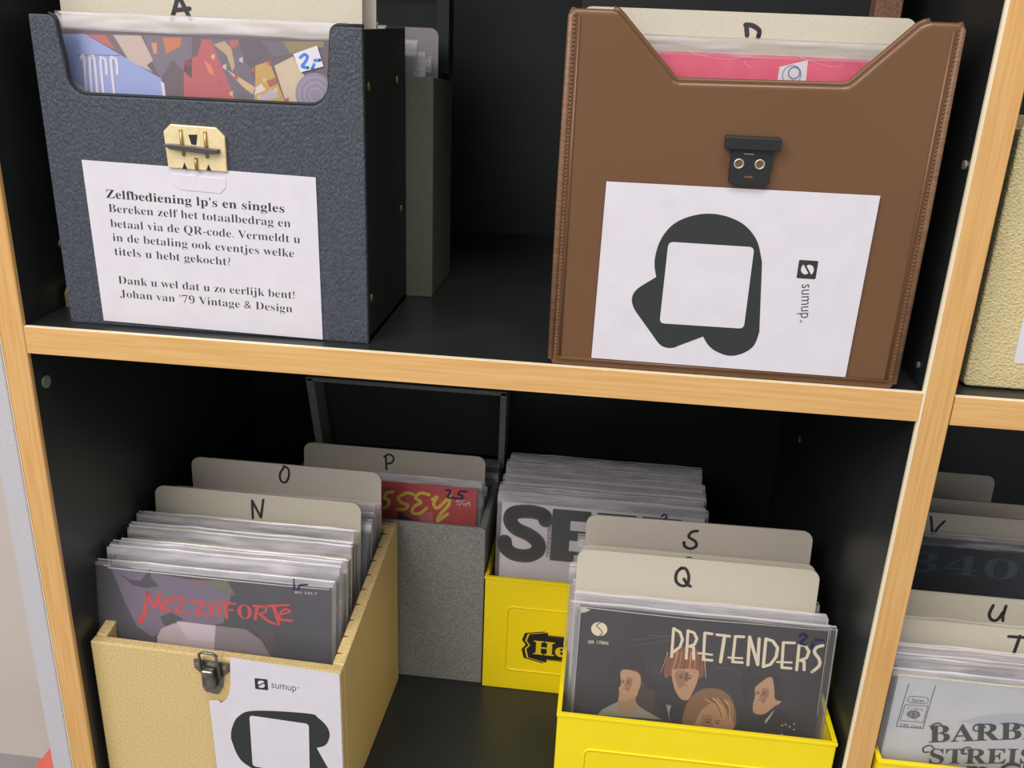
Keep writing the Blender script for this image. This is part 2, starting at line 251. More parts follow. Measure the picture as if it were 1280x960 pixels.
'S':{'c':[(-890,2248),(884,2181)],'l':[(-9,2168),(-51,2157),(-73,2114),(-19,2079),(-8,2039),(-50,2014),(-96,2030),(-106,2063)]},
'A':{'c':[(-1144,1901),(816,1927),(909,1931)],'l':[(-237,1870),(-187,2008),(-120,1875)],'l2':[(-218,1921),(-121,1934)]},
'D':{'c':[(-905,2023),(932,2041)],'l':[(12,1915),(1,1969)],'l2':[(-3,1969),(37,1966),(75,1942),(74,1909)]},
'T':{'c':[(-715,2048),(-27,2052)],'l':[(-57,1992),(89,1997)],'l2':[(16,1994),(2,1853)]},
'U':{'c':[(-634,2087),(135,2092)],'l':[(-59,2025),(-73,1952),(-49,1908),(-10,1912),(18,1975)],'l2':[(30,2029),(23,1949),(30,1910)]},
'V':{'c':[(-158,2128),(591,2113)],'l':[(-122,2065),(-103,1993),(-79,1907),(-47,1969),(-5,2033)]},
'r340':{'c':[(-355,1955),(469,1955)],'n':[(-311,1759),(499,1794),(-333,1900)]},
'V2':{'c':[(-32,2114),(729,2088)]},
'bk':{'c':[(380,2116),(883,2106),(950,1870)]},
'brf':{'pap':[(3709,1143),(5229,1148),(5215,67),(3696,71)],'blob':[(4041,604),(4023,697),(4041,812),(4096,907),(4180,964),(4291,993),(4406,984),(4513,939),(4593,853),(4637,731),(4677,311),(4656,224),(4597,170),(4519,149),(4437,172),(4385,211),(4353,258),(4182,174),(4128,170),(4085,202),(3925,410),(3907,471),(3929,528)],'white':[(4092,818),(4582,817),(4584,325),(4087,323)],'log':[(4843,758),(4950,757),(4953,653),(4843,654)],'small':[(4295,608),(4368,606),(4371,538),(4298,538)],'sum':[(4919,616),(4936,413)],'sy':[(4840,502),(4935,509)],'r':[(4907,394)],'prec':[(4050,1702),(4945,1721)],'ring':[(4433,1285),(4547,1287)],'slot':[(4472,1221),(4517,1210)],'barin':[(4382,1417),(4595,1411)],'glint':[(4462,1332),(4510,1335)]},
'bf':{'pap':[(463,1074),(1953,1048),(1959,11),(475,32)],'l1':[(596,847),(1746,821)],'l2':[(601,759),(1781,732)],'l3':[(602,663),(1838,635)],'l4':[(606,573),(1794,543)],'l5':[(607,482),(1375,462)],'l6':[(609,293),(1784,272)],'l7':[(611,202),(1765,180)],'H':[(604,903),(596,847)],'plate':[(1018,1273),(1065,1319),(1351,1313),(1403,1261),(1401,1051),(1029,1058)],'bar':[(1024,1195),(1294,1198),(1370,1200),(1368,1175),(1292,1167),(1168,1165),(1031,1173)],'r1':[(1130,1291),(1137,1136)],'r2':[(1283,1288),(1286,1131)],'r3':[(1212,1127),(1213,1052)],'key':[(1177,1263),(1234,1266),(1222,1203),(1191,1206)],'h1':[(1120,1056),(1136,1096),(1153,1056)],'h2':[(1273,1056),(1288,1093),(1306,1053)]},
'wf':{'pap':[(1182,-2504),(2011,-2559),(1973,-3787),(995,-3936),(980,-2997),(984,-2944),(1050,-2912),(1080,-2938),(1129,-2872),(1153,-2809)],'log':[(1361,-2680),(1461,-2679),(1456,-2785),(1359,-2784)],'sum':[(1487,-2756),(1687,-2758),(1490,-2707)],'blob':[(1132,-3289),(1146,-3185),(1208,-3061),(1344,-2988),(1757,-2959),(1837,-2990),(1904,-3066),(1921,-3150),(1886,-3242),(1814,-3281),(1902,-3475),(1934,-3590),(1507,-3684),(1271,-3552),(1180,-3460)],'white':[(1296,-3038),(1762,-3057),(1748,-3573),(1290,-3534)],'small':[(1491,-3261),(1553,-3260),(1550,-3322),(1493,-3324)],'lat':[(877,-2558),(1158,-2551),(919,-2485),(1076,-2486),(924,-2621),(1058,-2632),(920,-2802),(1021,-2873),(1110,-2791),(1086,-2573)]},
'hf':{'fr':[(2879,-2768),(2865,-3929),(3614,-3934)],'H':[(3333,-3288),(3335,-3484),(3430,-3303)],'e':[(3476,-3315),(3602,-3451)],'lab':[(3269,-3217),(3452,-3186),(3454,-3223),(3774,-3194),(3792,-3469),(3453,-3511),(3451,-3558),(3274,-3514),(3247,-3424),(3268,-3365),(3242,-3313)],'emb':[(3070,-3068),(3093,-3698)]},
}
# ---------------------------------------------------------------- the setting
tag(MB().box(-3,3,.42,.46,-.80,2.2,'wall').build('wall_back'),kind='structure')
tag(MB().box(-3,3,-3,.46,-.84,-.80,'floor').build('floor'),kind='structure')
# shelving unit
FL=-.393; DEP=.375; BOT=-.80; TOP=.39
unit=thing('shelving_unit','black laminate shelving unit with light beech front edging holding the record boxes','shelving unit',(0,0,BOT))
def upright(x0):
    o=MB().box(x0,x0+.018,.0035,DEP,0,TOP-BOT+.018,'lam').build('upright',unit)
    h=TOP-BOT+.018; e=MB()
    e.prism([(x0+.0016,0),(x0+.0174,0),(x0+.018,.0006),(x0+.018,.0035),(x0+.0002,.0035),(x0+.0002,.0012)],0,h,'wood_v','z')
    e.prism([(x0-.0003,.0035),(x0-.0003,.0013),(x0+.0006,-.0002),(x0+.0012,-.0001),(x0+.0004,.0016),(x0+.0004,.0035)],0,h,'lip','z')
    e.build('edge_strip',o,label='light beech edge strip'); return o
ups=[upright(x) for x in (-.018,.568,1.154)]
def board(x0,x1,zt):
    z1=zt-BOT; o=MB().box(x0,x1,.0035,DEP,z1-.018,z1,'lam').build('shelf_board',unit)
    e=MB().box(x0,x1,0.0002,.0035,z1-.018,z1,'wood_h'); e.box(x0,x1,.0006,.0036,z1,z1+.0004,'lip'); e.build('edge_strip',o,label='light beech edge strip')
for zt in (0,FL,TOP,BOT+.02):
    board(0.0004,.5676,zt); board(.5865,1.1536,zt-.0006)
MB().box(-.018,1.172,DEP,DEP+.008,0,TOP-BOT+.018,'lam').build('back_panel',unit)
def peg(x,y,z,c,r=.0028):
    b=MB(); n=14; sg=1 if x<.3 else -1
    b.prism([(y+r*math.cos(2*math.pi*i/n),z-BOT+r*math.sin(2*math.pi*i/n)) for i in range(n)],min(x,x+sg*.0012),max(x,x+sg*.0012),c,'x')
    b.build('shelf_peg',unit)
M['pegc']=mat('pale_peg',(128,134,112),.4); M['pegr']=mat('raw_wood_hole',(150,104,90),.7); M['scuff']=mat('pale_scuff',(108,112,98),.7)
peg(0,.0149,-.0438,'pegc',.0044); peg(0,.055,.043,'scuff',.0032); peg(.568,.2874,-.1598,'pegr',.0033); peg(.568,.0107,.1328,'nickel',.0026); peg(.568,.018,.012,'scuff',.002)
tag(MB().box(-.0345,-.0186,0,.37,BOT,TOP+.018,'gpanel').build('side_board',bevel=.0008),'pale grey upright board standing against the outer side of the shelving unit','panel')
tag(MB().box(-.262,-.08,.27,.40,BOT,-.672,'coral').prism([(-.266,-.674),(-.076,-.674),(-.076,-.664),(-.266,-.664)],.266,.404,'coral').build('storage_box'),'coral red lidded box on the floor beyond the grey board','box')
tag(MB().prism([(.046,.0003),(.12,.0003),(.12,.012),(.05,.0145),(.046,.010)],.003,.012,mat('tan_scrap',(150,130,96),.7),'x').build('wood_wedge'),'small tan wedge of wood lying between the black case and the shelf side','wedge')
# ---------------------------------------------------------------- builders for what fills the boxes
_rng=random.Random(7)
def film_mesh(w,h,t=.0019,n=14,amp=.0006,seed=1,band=.0105):
    rg=random.Random(seed); ph=[rg.uniform(0,6.28) for _ in range(4)]; b=MB()
    for side in (-1,1):
        vs=[];f1=[];f2=[];f3=[]
        for i in range(n+1):
            x=-w/2+w*i/n; k=amp*(math.sin(i*.9+ph[side+1])+.5*math.sin(i*2.1+ph[side+2])); k*=min(1,i/2,(n-i)/2)
            yt=side*(t+abs(k)*.6)+(k*.3)
            vs+=[(x,side*t,0),(x,side*t,h-band),(x,yt,h-.0009+k*.25),(x,yt+side*.0006,h+k*.25)]
        for i in range(n):
            a=4*i;c=4*i+4
            f1+=[(a,c,c+1,a+1)]; f3+=[(a+1,c+1,c+2,a+2)]; f2+=[(a+2,c+2,c+3,a+3)]
        if side==1: f1=[f[::-1] for f in f1]; f2=[f[::-1] for f in f2]; f3=[f[::-1] for f in f3]
        b.add(vs,f1,'film',True); b.add(vs,f3,'bandfilm',True); b.add(vs,f2,'filmrim',True)
    for sx in (-1,1):
        b.add([(sx*w/2,-t,0),(sx*w/2,t,0),(sx*w/2,t,h-.001),(sx*w/2,-t,h-.001)],[(0,1,2,3)],'filmrim')
    return b
def sleeve_box(w,h,m,t=.0012,edge=None):
    b=MB(); b.box(-w/2,w/2,-t,t,0,h,m)
    if edge: b.box(-w/2-.0002,w/2+.0002,-t*.8,t*.8,h,h+.0003,edge)
    return b
def record(label,cx,y0,z0,lean,m,art=None,cw=.18,ch=.18,pw=.186,ph=.19,dx=0,group=None,edge=None,film=True,seed=1,amp=.0006,band=.0105):
    root=thing('vinyl_single',label,'record',(cx,y0,z0),(R(-lean),0,0),group)
    s=sleeve_box(cw,ch,m,edge=edge); 
    so=None
    if art: so=art(s,root)
    else: so=s.build('paper_sleeve',root)
    fo=None
    if film:
        fo=film_mesh(pw,ph,seed=seed,amp=amp,band=band).build('plastic_cover',root,loc=(dx,0,0))
    return root,so,fo
# one plain single is built; every other plain one is a copy with its own sleeve colour
PROTO=None; COVER_IN=cover('plain_white',(226,222,220))
def plain(label,cx,y0,z0,lean,m,group,dz=0,hs=1):
    global PROTO
    if PROTO is None:
        PROTO=record(label,cx,y0,z0+dz,lean,COVER_IN,group=group,cw=.178,ch=.179,pw=.185,ph=.1885)
        PROTO[1].material_slots[0].link='OBJECT'; PROTO[1].material_slots[0].material=m
        return PROTO[0]
    r=PROTO[0].copy(); COL.objects.link(r); r.location=(cx,y0,z0+dz); r.rotation_euler=(R(-lean),0,0); r['label']=label; r['group']=group
    s=PROTO[1].copy(); COL.objects.link(s); s.parent=r; s.material_slots[0].link='OBJECT'; s.material_slots[0].material=m
    f=PROTO[2].copy(); COL.objects.link(f); f.parent=r
    r.scale=(1,1,hs)
    v=FILMS[_rng.randrange(len(FILMS))]; f.data=v
    return r
FILMS=[]
for sd in range(5):
    o=film_mesh(.185,.1885+.0012*(sd-2),seed=10+sd,amp=.0008).build('plastic_cover'); FILMS.append(o.data); bpy.data.objects.remove(o)
def card(label,cx,y0,z0,lean,w,h,m='card',letter=None,r=.008,group=None,rz=0):
    poly=rounded(-w/2,w/2,0,h,r,6,(1,1,0,0))
    o=MB().prism(poly,-.0008,.0008,m).build('divider_card',loc=(cx,y0,z0),rot=(R(-lean),0,rz))
    tag(o,label,'divider card',group or 'grey board divider cards')
    if letter:
        b=MB(); letter(b); b.build('handwritten_letter',o)
    return o
C=lambda n,*a: cover(n,*a)
cv=dict(white=C('white',(232,230,228)),cream=C('cream',(224,214,160)),grey=C('grey',(150,152,152)),dark=C('dark_green',(38,46,46)),pale=C('pale_blue',(196,206,214)),tan=C('tan',(176,136,100)),
    pink=C('pale_pink',(220,196,206)),lilac=C('grey_lilac',(168,158,166)),brown=C('brown',(96,70,60)),yellow=C('pale_yellow',(222,216,140)),black=C('black',(36,36,40)),red=C('brick_red',(160,66,56)),blue=C('steel_blue',(88,112,140)))
def run(n,cx,y0,dy,z0,lean,cols,where,group,jx=.002,jz=.002,first=1,hs=1):
    for i in range(n):
        c=cols[i%len(cols)]; k=first+i
        nm={'white':'white','cream':'cream','grey':'grey','dark':'dark green','pale':'pale blue','tan':'tan','pink':'pale pink','lilac':'grey lilac','brown':'brown','yellow':'pale yellow','black':'black','red':'brick red','blue':'steel blue'}[c]
        plain(f'single in {nm} sleeve and clear plastic, {ORD[k]} behind {where}',cx+_rng.uniform(-jx,jx),y0+dy*i,z0,lean+_rng.uniform(-.3,.3),cv[c],group,_rng.uniform(0,jz),hs)
# ---------------------------------------------------------------- black case
def tray(b,x0,x1,y0,y1,z0,zf,zb,w,m,mi=None,fl=.004,front=True):
    mi=mi or m
    if front: b.box(x0,x1,y0,y0+w,z0,zf,m)
    b.box(x0,x1,y1-w,y1,z0,zb,m)
    for xa in (x0,x1-w): b.prism([(y0+w,z0),(y1-w,z0),(y1-w,zb),(y0+w,zf)],xa,xa+w,m,'x')
    b.box(x0+w,x1-w,y0+w,y1-w,z0,z0+fl,mi)
    return b
def black_case():
    x0,x1,y0,y1=.0238,.2258,.0159,.128
    t=thing('record_case','black pebbled leatherette singles case with a rounded cutout front and brass catch','record case',(0,0,0),group='portable cases of singles')
    zt=.191; zc=.146
    poly=[(x0,.0),(x1,.0),(x1,zt-.001)]
    # right lip, curve down to the low edge, curve up to the other lip
    def arc(cx,cz,r,a,b,n=8): return [(cx+r*math.cos(R(a+(b-a)*i/n)),cz+r*math.sin(R(a+(b-a)*i/n))) for i in range(n+1)]
    poly+=[(x1,zt)]+arc(.2115,zt-.005,.005,90,180,5)+[(.2055,.172),(.2046,.162)]+arc(.1925,zc+.0125,.0122,0,-90,8)
    poly+=arc(.0545,zc+.0115,.0115,-90,-170,8)+[(.0425,.166),(.0412,.176)]+arc(.0352,zt-.005,.005,10,90,5)+[(x0,zt)]
    b=MB().prism(poly,y0,y0+.004,'leather'); b.build('front_panel',t,bevel=.0011,seg=3)
    # dark welt along the cutout
    cut=[(p[0],y0+.0032,p[1]+.0006) for p in poly[3:-1]]; MB().tube(cut,.0011,'leather_in',6).build('cutout_edge',t)
    b=MB()
    for xa in (x0,x1-.0025): b.box(xa,xa+.0025,y0+.004,y1,0,zt-.001,'leather_in')
    b.box(x0,x1,y1-.003,y1,0,zt,'leather_in'); b.box(x0,x1,y0+.004,y1,0,.0038,'leather_in')
    b.build('body',t,bevel=.0005)
    for (yy,zz) in ((.028,.158),(.102,.158),(.026,.028),(.112,.07)):
        MB().prism([(yy+.0019*math.cos(i*.6283),zz+.0026*math.sin(i*.6283)) for i in range(10)],x1,x1+.0006,'brass_d','x').build('rivet',t)
    # catch
    k=thing('catch',None,None); k.parent=t
    pl=A('bf','plate'); q=MB().prism(pl,y0-.0022,y0+.0002,'brass'); q.build('catch_plate',k,bevel=.0006)
    b=MB(); bar=A('bf','bar'); xs=[p[0] for p in bar]; zc2=sum(p[1] for p in bar)/len(bar)
    b.prism([(min(xs),zc2+.0022),(min(xs)+.006,zc2+.0024),(max(xs),zc2+.0006),(max(xs),zc2-.002),(max(xs)-.008,zc2-.0024),(min(xs)+.004,zc2-.0006)],y0-.0062,y0-.0022,'steel_d'); b.build('catch_bar',k,bevel=.0004)
    b=MB()
    for kx in ('r1','r2','r3'):
        p=A('bf',kx); b.tube([(p[0][0],y0-.0024,p[0][1]),((p[0][0]+p[1][0])/2,y0-.0027,(p[0][1]+p[1][1])/2),(p[1][0],y0-.0024,p[1][1])],.0011,'brass_d',8)
    b.build('ridge',k)
    b=MB()
    for kx in ('key','h1','h2'): b.flat(A('bf',kx),y0-.0023,'leather_in')
    b.build('slot',k)
    return t
black_case()
# notice on it
def notice(name_label,poly,y,cat='notice',group='white paper notices'):
    o=MB().prism(poly,y-.0003,y,'paper').build('paper_notice'); tag(o,name_label,cat,group); return o
nb=notice('white paper notice of Dutch text fixed across the front of the black case',A('bf','pap'),.0156)
yN=.0152
_off=[]
b=MB(); b.prism([(.1040,.1020),(.1385,.1010),(.1385,.0955),(.1345,.0915),(.1085,.0925),(.1040,.0965)],.01495,.0155,'paper'); b.build('catch_bulge',nb,bevel=.0005,seg=3,label='bulge where the paper lies over the brass catch')
b=MB(); b.text('Zelfbediening lp’s en singles',*A('bf','l1'),.0054,yN,'inkd',True,-.004); b.build('heading_text',nb,label='bold black serif heading')
b=MB()
for k,s in (('l2','Bereken zelf het totaalbedrag en'),('l3','betaal via de QR-code. Vermeldt u'),('l4','in de betaling ook eventjes welke'),('l5','titels u hebt gekocht?'),('l6','Dank u wel dat u zo eerlijk bent!'),('l7','Johan van ’79 Vintage & Design')):
    b.text(s,*A('bf',k),.0052,yN,'ink',True,-.0125)
b.build('body_text',nb,label='small black serif text')
# ---------------------------------------------------------------- brown case
def brown_case():
    x0,x1,y0,y1=.3445,.5508,.0024,.118
    t=thing('record_case','glossy brown vinyl singles case with an angled cutout front and black catch','record case',group='portable cases of singles')
    zt=.2055
    def arc(cx,cz,r,a,b,n=6): return [(cx+r*math.cos(R(a+(b-a)*i/n)),cz+r*math.sin(R(a+(b-a)*i/n))) for i in range(n+1)]
    poly=[(x0,.0002),(x1,.0002),(x1,zt),(.5335,zt),(.5308,.2048),(.528,.2034),(.4985,.1735),(.4965,.1722),(.494,.1717),(.4066,.1702),(.4035,.1712),(.4015,.1735),(.373,.2025),(.3708,.2045),(.368,zt),(x0,zt)]
    MB().prism(poly,y0,y0+.006,'brown').build('front_panel',t,bevel=.0028,seg=4)
    cut=poly[3:-1]
    MB().tube([(p[0],y0+.0046,p[1]+.0004) for p in cut],.0016,'brown',8).build('cutout_piping',t)
    for xx,sg in ((x0+.0012,1),(x1-.0012,-1)):
        b=MB(); b.tube([(xx-sg*.001,y0+.0018,.004),(xx-sg*.001,y0+.0012,.1),(xx,y0+.0012,zt-.004),(xx+sg*.001,y0+.004,zt-.001)],.0022,'brown_s',8)
        b.tube([(xx+sg*.0042,y0-.0001,.005),(xx+sg*.0042,y0-.0001,zt-.004)],.0009,'brown',6)
        for i in range(90):
            z=.006+i*.0022; b.box(xx+sg*.0017-.0006,xx+sg*.0017+.0006,y0-.0010,y0+.001,z,z+.0012,'brown_s')
        b.build('stitched_seam',t,label='raised seam with fine stitching')
    b=MB()
    for xa in (x0+.0005,x1-.0035): b.box(xa,xa+.003,y0+.005,y1,0,zt-.002,'brown')
    b.box(x0+.001,x1-.001,y1-.003,y1,0,zt-.004,'brown'); b.box(x0+.001,x1-.001,y0+.005,y1,0,.0038,'brown'); b.build('body',t,bevel=.0008)
    MB().tube([(x0+.004,y0-.0002,.0055),(x1-.004,y0-.0002,.0055)],.0012,'brown',6).build('bottom_fold',t)
    l=MB().box(.345,.532,.136,.140,.004,.30,'leather_in').build('lid',t,label='dark lined lid')
    b=MB().box(.5322,.549,.122,.140,.004,.30,'cork'); b.build('lid_side',l,bevel=.001)
    k=thing('catch',None,None); k.parent=t
    b=MB().box(.4345,.4646,y0-.0075,y0+.0004,.1362,.1434,'plast_b'); b.build('hinge_bar',k,bevel=.0008)
    b=MB().box(.4378,.4600,y0-.0077,y0-.0070,.1400,.1422,'leather_in'); b.build('hinge_slot',k)
    b=MB().prism(rounded(.4388,.4612,.1166,.1372,.003,5,(0,0,1,1)),y0-.0045,y0+.0004,'plast_b'); b.build('catch_plate',k,bevel=.0007)
    c=[(p[0],p[1]) for p in A('brf','ring')]
    for cx,cz in c:
        b=MB(); b.tube([(cx+.0024*math.cos(i*.3142),y0-.0047,cz+.0024*math.sin(i*.3142)) for i in range(20)],.0006,'nickel',6,True); b.disc(cx,cz,.002,.002,y0-.00455,'brown'); b.build('eyelet',k,label='small metal eyelet')
    s=A('brf','slot'); MB().box(s[0][0],s[1][0],y0-.0046,y0-.0044,s[1][1],s[0][1],'brown').box(.4455,.4508,y0-.0048,y0-.0044,.1338,.1342,'nickel').build('keeper_slot_and_glint',k)  # the thin nickel strip is a glint painted on as a shape
    return t
brown_case()
def logo(b,c,s,rot,y,m='inkd',w='paper'):
    # rounded square with a two-lobed white mark cut by a slanting bar
    def T(p):
        a=R(rot); return (c[0]+(p[0]*math.cos(a)-p[1]*math.sin(a))*s,c[1]+(p[0]*math.sin(a)+p[1]*math.cos(a))*s)
    b.flat([T(p) for p in rounded(-.5,.5,-.5,.5,.07,4)],y,m)
    for sg in (1,-1):
        pts=[(sg*p[0],sg*p[1]) for p in [(.26,.235),(.20,.29),(.08,.335),(-.08,.325),(-.20,.25),(-.265,.13),(-.265,.02),(-.20,-.075)]]
        b.flat([T(p) for p in pts],y-.00003,w)
def smooth_closed(pts,k=5):
    q=[Vector(p) for p in pts]; n=len(q); out=[]
    for i in range(n):
        p0,p1,p2,p3=q[i-1],q[i],q[(i+1)%n],q[(i+2)%n]
        for t in range(k):
            t/=k; v=.5*((2*p1)+(p2-p0)*t+(2*p0-5*p1+4*p2-p3)*t*t+(3*p1-p0-3*p2+p3)*t**3); out.append((v.x,v.y))
    return out
pn=notice('white payment notice with a black blob emblem, turned sideways on the brown case',A('brf','pap'),.0012)
yP=.0008
def curve(pts,k=6):
    q=[Vector(p) for p in pts]; out=[]
    for i in range(len(q)-1):
        p0=q[max(i-1,0)];p1=q[i];p2=q[i+1];p3=q[min(i+2,len(q)-1)]
        for t in range(k):
            t/=k; v=.5*((2*p1)+(p2-p0)*t+(2*p0-5*p1+4*p2-p3)*t*t+(3*p1-p0-3*p2+p3)*t**3); out.append((v.x,v.y))
    out.append(tuple(q[-1])); return out
def bend(p,c,q,n=7): return [((1-t)**2*p[0]+2*t*(1-t)*c[0]+t*t*q[0],(1-t)**2*p[1]+2*t*(1-t)*c[1]+t*t*q[1]) for t in [i/n for i in range(n+1)]]
b=MB(); bl=A('brf','blob'); b.flat(curve(bl[0:10])+curve(bl[10:17])+bl[17:18]+bend((.4210,.0184),(.4126,.0146),(.4078,.0214))+bend((.3940,.0385),(.3872,.0480),(.3960,.0545)),yP,'inkd')
b.build('printed_emblem',pn,label='black rounded emblem shape')
w=A('brf','white'); 
def round_quad(q,r):
    q=[Vector(p) for p in q]; out=[]
    for i in range(4):
        a=(q[i-1]-q[i]).normalized()*r; c=(q[(i+1)%4]-q[i]).normalized()*r
        for t in range(5): t/=4; out.append(tuple(q[i]+a*(1-t)**2+c*t**2))
    return out
MB().flat(round_quad(w,.003),yP-.0001,'paper').build('blank_panel',pn,label='empty white rounded square')
b=MB(); lg=A('brf','log'); ctr=(sum(p[0] for p in lg)/4,sum(p[1] for p in lg)/4); logo(b,ctr,.0108,-90,yP); s0,s1=A('brf','sum')
b.text('sumup',(s0[0]-.0040,s0[1]),(s1[0]-.0034,s1[1]),.0066,yP,'inkd',False,-.008); 
r=A('brf','r')[0]; b.ring(r[0],r[1],.0004,.0007,yP,'inkd',10); b.build('printed_logo',pn,label='small logo and sideways lettering')
# ---------------------------------------------------------------- what stands in the black case
def lettered(b,parent,name='title_lettering',label=None): return b.build(name,parent,label=label)
FR=-.0013   # just in front of a sleeve
def art_ten(s,root):
    a=lambda k:A('ten',k); y=FR
    s.flat(rounded(-.0898,.0898,.0002,.1796,.001,2),y,flat('umber',(116,96,102)))
    s.flat(a('blue'),y-.00005,flat('sky_violet',(166,178,224)))
    P=lambda k,n,c,d=.0001: s.flat(a(k),y-d,flat(n,c))
    P('dark1','slate',(130,110,116));P('dark2','slate2',(134,120,132));P('red1','brick',(206,112,100));P('page','bone',(214,190,180),.00015)  # dark print tones lightened, with the plastic's haze put into the colour
    P('org','amber',(226,160,100),.00015);P('org2','amber2',(216,130,92),.00015);P('redA','crimson',(204,100,102));P('flame','amber3',(236,140,100),.00015)
    P('dk','slate3',(124,110,126),.00012);P('skin','sand',(206,176,140),.00016);P('arm','sand2',(226,190,140),.00018);P('face','rose',(196,108,100),.00018);P('jac','dusk',(108,92,108),.00016)
    P('gold','gold',(214,172,88),.00014);P('white1','white',(232,222,216),.00018);P('brick','brick2',(186,96,84),.00018);P('paper','bone2',(206,192,196),.0002)
    P('dk2','slate4',(118,110,120),.00017);P('cream','cream',(222,202,172),.00019);P('leaf','olive',(160,140,96),.0002)
    d=a('disc'); c=d[0]; r=abs(d[1][0]-d[0][0]); s.disc(c[0],c[1],r,r,y-.00021,flat('lilac',(158,144,166)),28)
    for q in (.3,.55,.8): s.ring(c[0],c[1],r*q,r*q+.0004,y-.00025,flat('lilac_l',(196,186,202)))
    for i in range(16):
        x=.01+i*.0035; z=.168-(i*37%23)*.0011; s.flat([(x,z),(x+.0022,z+.0006),(x+.0018,z-.0028),(x-.0004,z-.0016)],y-.00022,flat(*[('glint',(232,196,140)),('glint2',(196,96,80)),('glint3',(222,206,190))][i%3]))
    s.stroke([(-.089,.1545),(-.05,.128)],.0016,y-.0001,flat('edge_white',(236,228,232)),caps=False)
    e=s.build('paper_sleeve',root); b=MB(); wl=flat('lilac_white',(240,228,240))
    for k,w in (('one',.0016),('o1',.0016),('c1',.0016),('c2',.0016)): b.smooth(a(k),w,y-.0003,wl)
    b.stroke(a('line'),.0003,y-.0003,flat('thin_blue',(110,110,150))); b.flat(a('edge'),y-.0002,wl); lettered(b,e,label='tall pale condensed lettering')
    b=MB(); b.flat(a('sticker'),-.0024,'paper')
    for k in ('two','comma','dash'): b.smooth(a(k),.0018,-.0025,flat('sticker_blue',(70,130,214)))
    b.build('price_sticker',root,label='white price sticker with blue ink'); return e
record('single with tall pale lettering on violet panel and price sticker in black case',.118,.022,.004,4,C('umber',(100,78,76)),art_ten,pw=.183,ph=.1895,dx=.004,edge='paper')
card('grey board divider with a handwritten A rising from the black case',.1235,.0345,.004,3,.190,.225,'card',lambda b:(b.smooth(A('A','l')[:2]+[A('A','l')[1]],.0026,-.0009,'marker'),b.stroke(A('A','l'),.0028,-.00091,'marker'),b.stroke(A('A','l2'),.0026,-.00092,'marker')))
card('plain pale divider card just behind the A divider in the black case',.130,.046,.004,3,.188,.226,'card2')
run(6,.124,.054,.009,.004,3,['white','grey','dark','cream'],'the violet-panelled single','singles hidden in the black case',first=1)
# green board box behind it
t=thing('card_box','small olive grey board box with a dark lid standing up behind the black case','box')
b=MB(); tray(b,.0445,.2449,.1315,.208,0,.159,.152,.002,'green','dgreen'); b.build('body',t,bevel=.0008)
b=MB().box(.0445,.2449,.2085,.211,.146,.222,'dgreen'); 
for xa in (.0445,.2349): b.box(xa,xa+.010,.192,.2085,.158,.222,'dgreen')
b.box(.0445,.2449,.192,.2085,.2185,.222,'dgreen'); b.build('lid',t,bevel=.0006,label='dark green inside of the lid')
card('rounded grey lilac divider card in the olive box behind the black case',.1526,.155,.004,4,.178,.187,mat('lilac_board',(150,142,148),.8),r=.006)
record('white sleeved single in the olive box behind the black case',.1465,.142,.004,4,cv['white'],cw=.177,ch=.171,pw=.186,ph=.168)
plain('small greyish sleeved single at the front of the olive box',.138,.1365,.004,3,cv['lilac'],'singles in the olive box',-.012)
# ---------------------------------------------------------------- what stands in the brown case
def art_pink(s,root):
    a=lambda k:A('pink',k); y=FR; pk=C('hot_pink',(232,74,112),(238,92,126),60)
    s.flat(a('lab'),y-.0001,flat('label_white',(234,226,226))); bl=flat('label_blue',(112,124,176))
    c=a('c');r=abs(c[0][0]-c[1][0]); s.ring(c[0][0],c[0][1],r-.0003,r+.0002,y-.00015,bl); c=a('c2');r=abs(c[0][0]-c[1][0]); s.ring(c[0][0],c[0][1],r-.0004,r+.0004,y-.00015,bl); s.flat(a('sq'),y-.00015,bl)
    e=s.build('paper_sleeve',root); b=MB(); cw=flat('crease_pink',(246,176,190))
    for k in ('cr1','cr2','cr3','cr4'): b.smooth(a(k),.0004,y-.0001,cw,.00015)
    b.build('crease',e,label='pale worn crease lines'); return e
record('creased hot pink single with a small white label in the brown case',.446,.0095,.006,6,C('hot_pink',(232,74,112),(238,92,126),60),art_pink,pw=.187,ph=.1885,edge='paper')
card('grey board divider with a handwritten D rising from the brown case',.4418,.016,.004,4,.184,.2035,'card',lambda b:(b.stroke(A('D','l'),.0026,-.0009,'marker'),b.smooth(A('D','l2'),.0026,-.00091,'marker')),r=.006)
run(6,.446,.026,.010,.004,4,['grey','white','tan','dark'],'the hot pink single','singles hidden in the brown case')
# ---------------------------------------------------------------- beige case with the red-lettered single
bx=thing('record_case','beige grained lidless singles case with a steel draw catch and slanted sides','record case',(.2022,.008,FL),(0,0,R(-1.6)),group='portable cases of singles')
w=.198; zf=.1373; zb=.1705; dp=.166
b=MB(); b.box(-w,0,0,.0085,0,zf,'beige'); b.build('front_panel',bx,bevel=.0012)
b=MB(); b.box(-w,0,dp-.008,dp,0,zb,'beige')
for xa in (-w,-.009): b.prism([(.0085,0),(dp-.008,0),(dp-.008,zb),(.0085,zf+.0005)],xa,xa+.009,'beige','x')
b.box(-w+.009,-.009,.0085,dp-.008,0,.0064,'beige'); b.build('body',bx,bevel=.0010)
b=MB()
for i in range(9):
    yy=.018+i*.0162; z=zf+(zb-zf)*(yy-.0085)/(dp-.0165)+.0006
    b.add([(-.0098,yy-.001,z),(-.0098,yy+.0012,z),(-.0045,yy+.0004,z+.0002),(-.0098,yy,z-.004)],[(0,1,2),(0,2,3)],'notch')
b.build('thread_mark',bx,label='red brown thread marks along the rim')
ct=empty('draw_catch'); ct.parent=bx; cx=-.1005
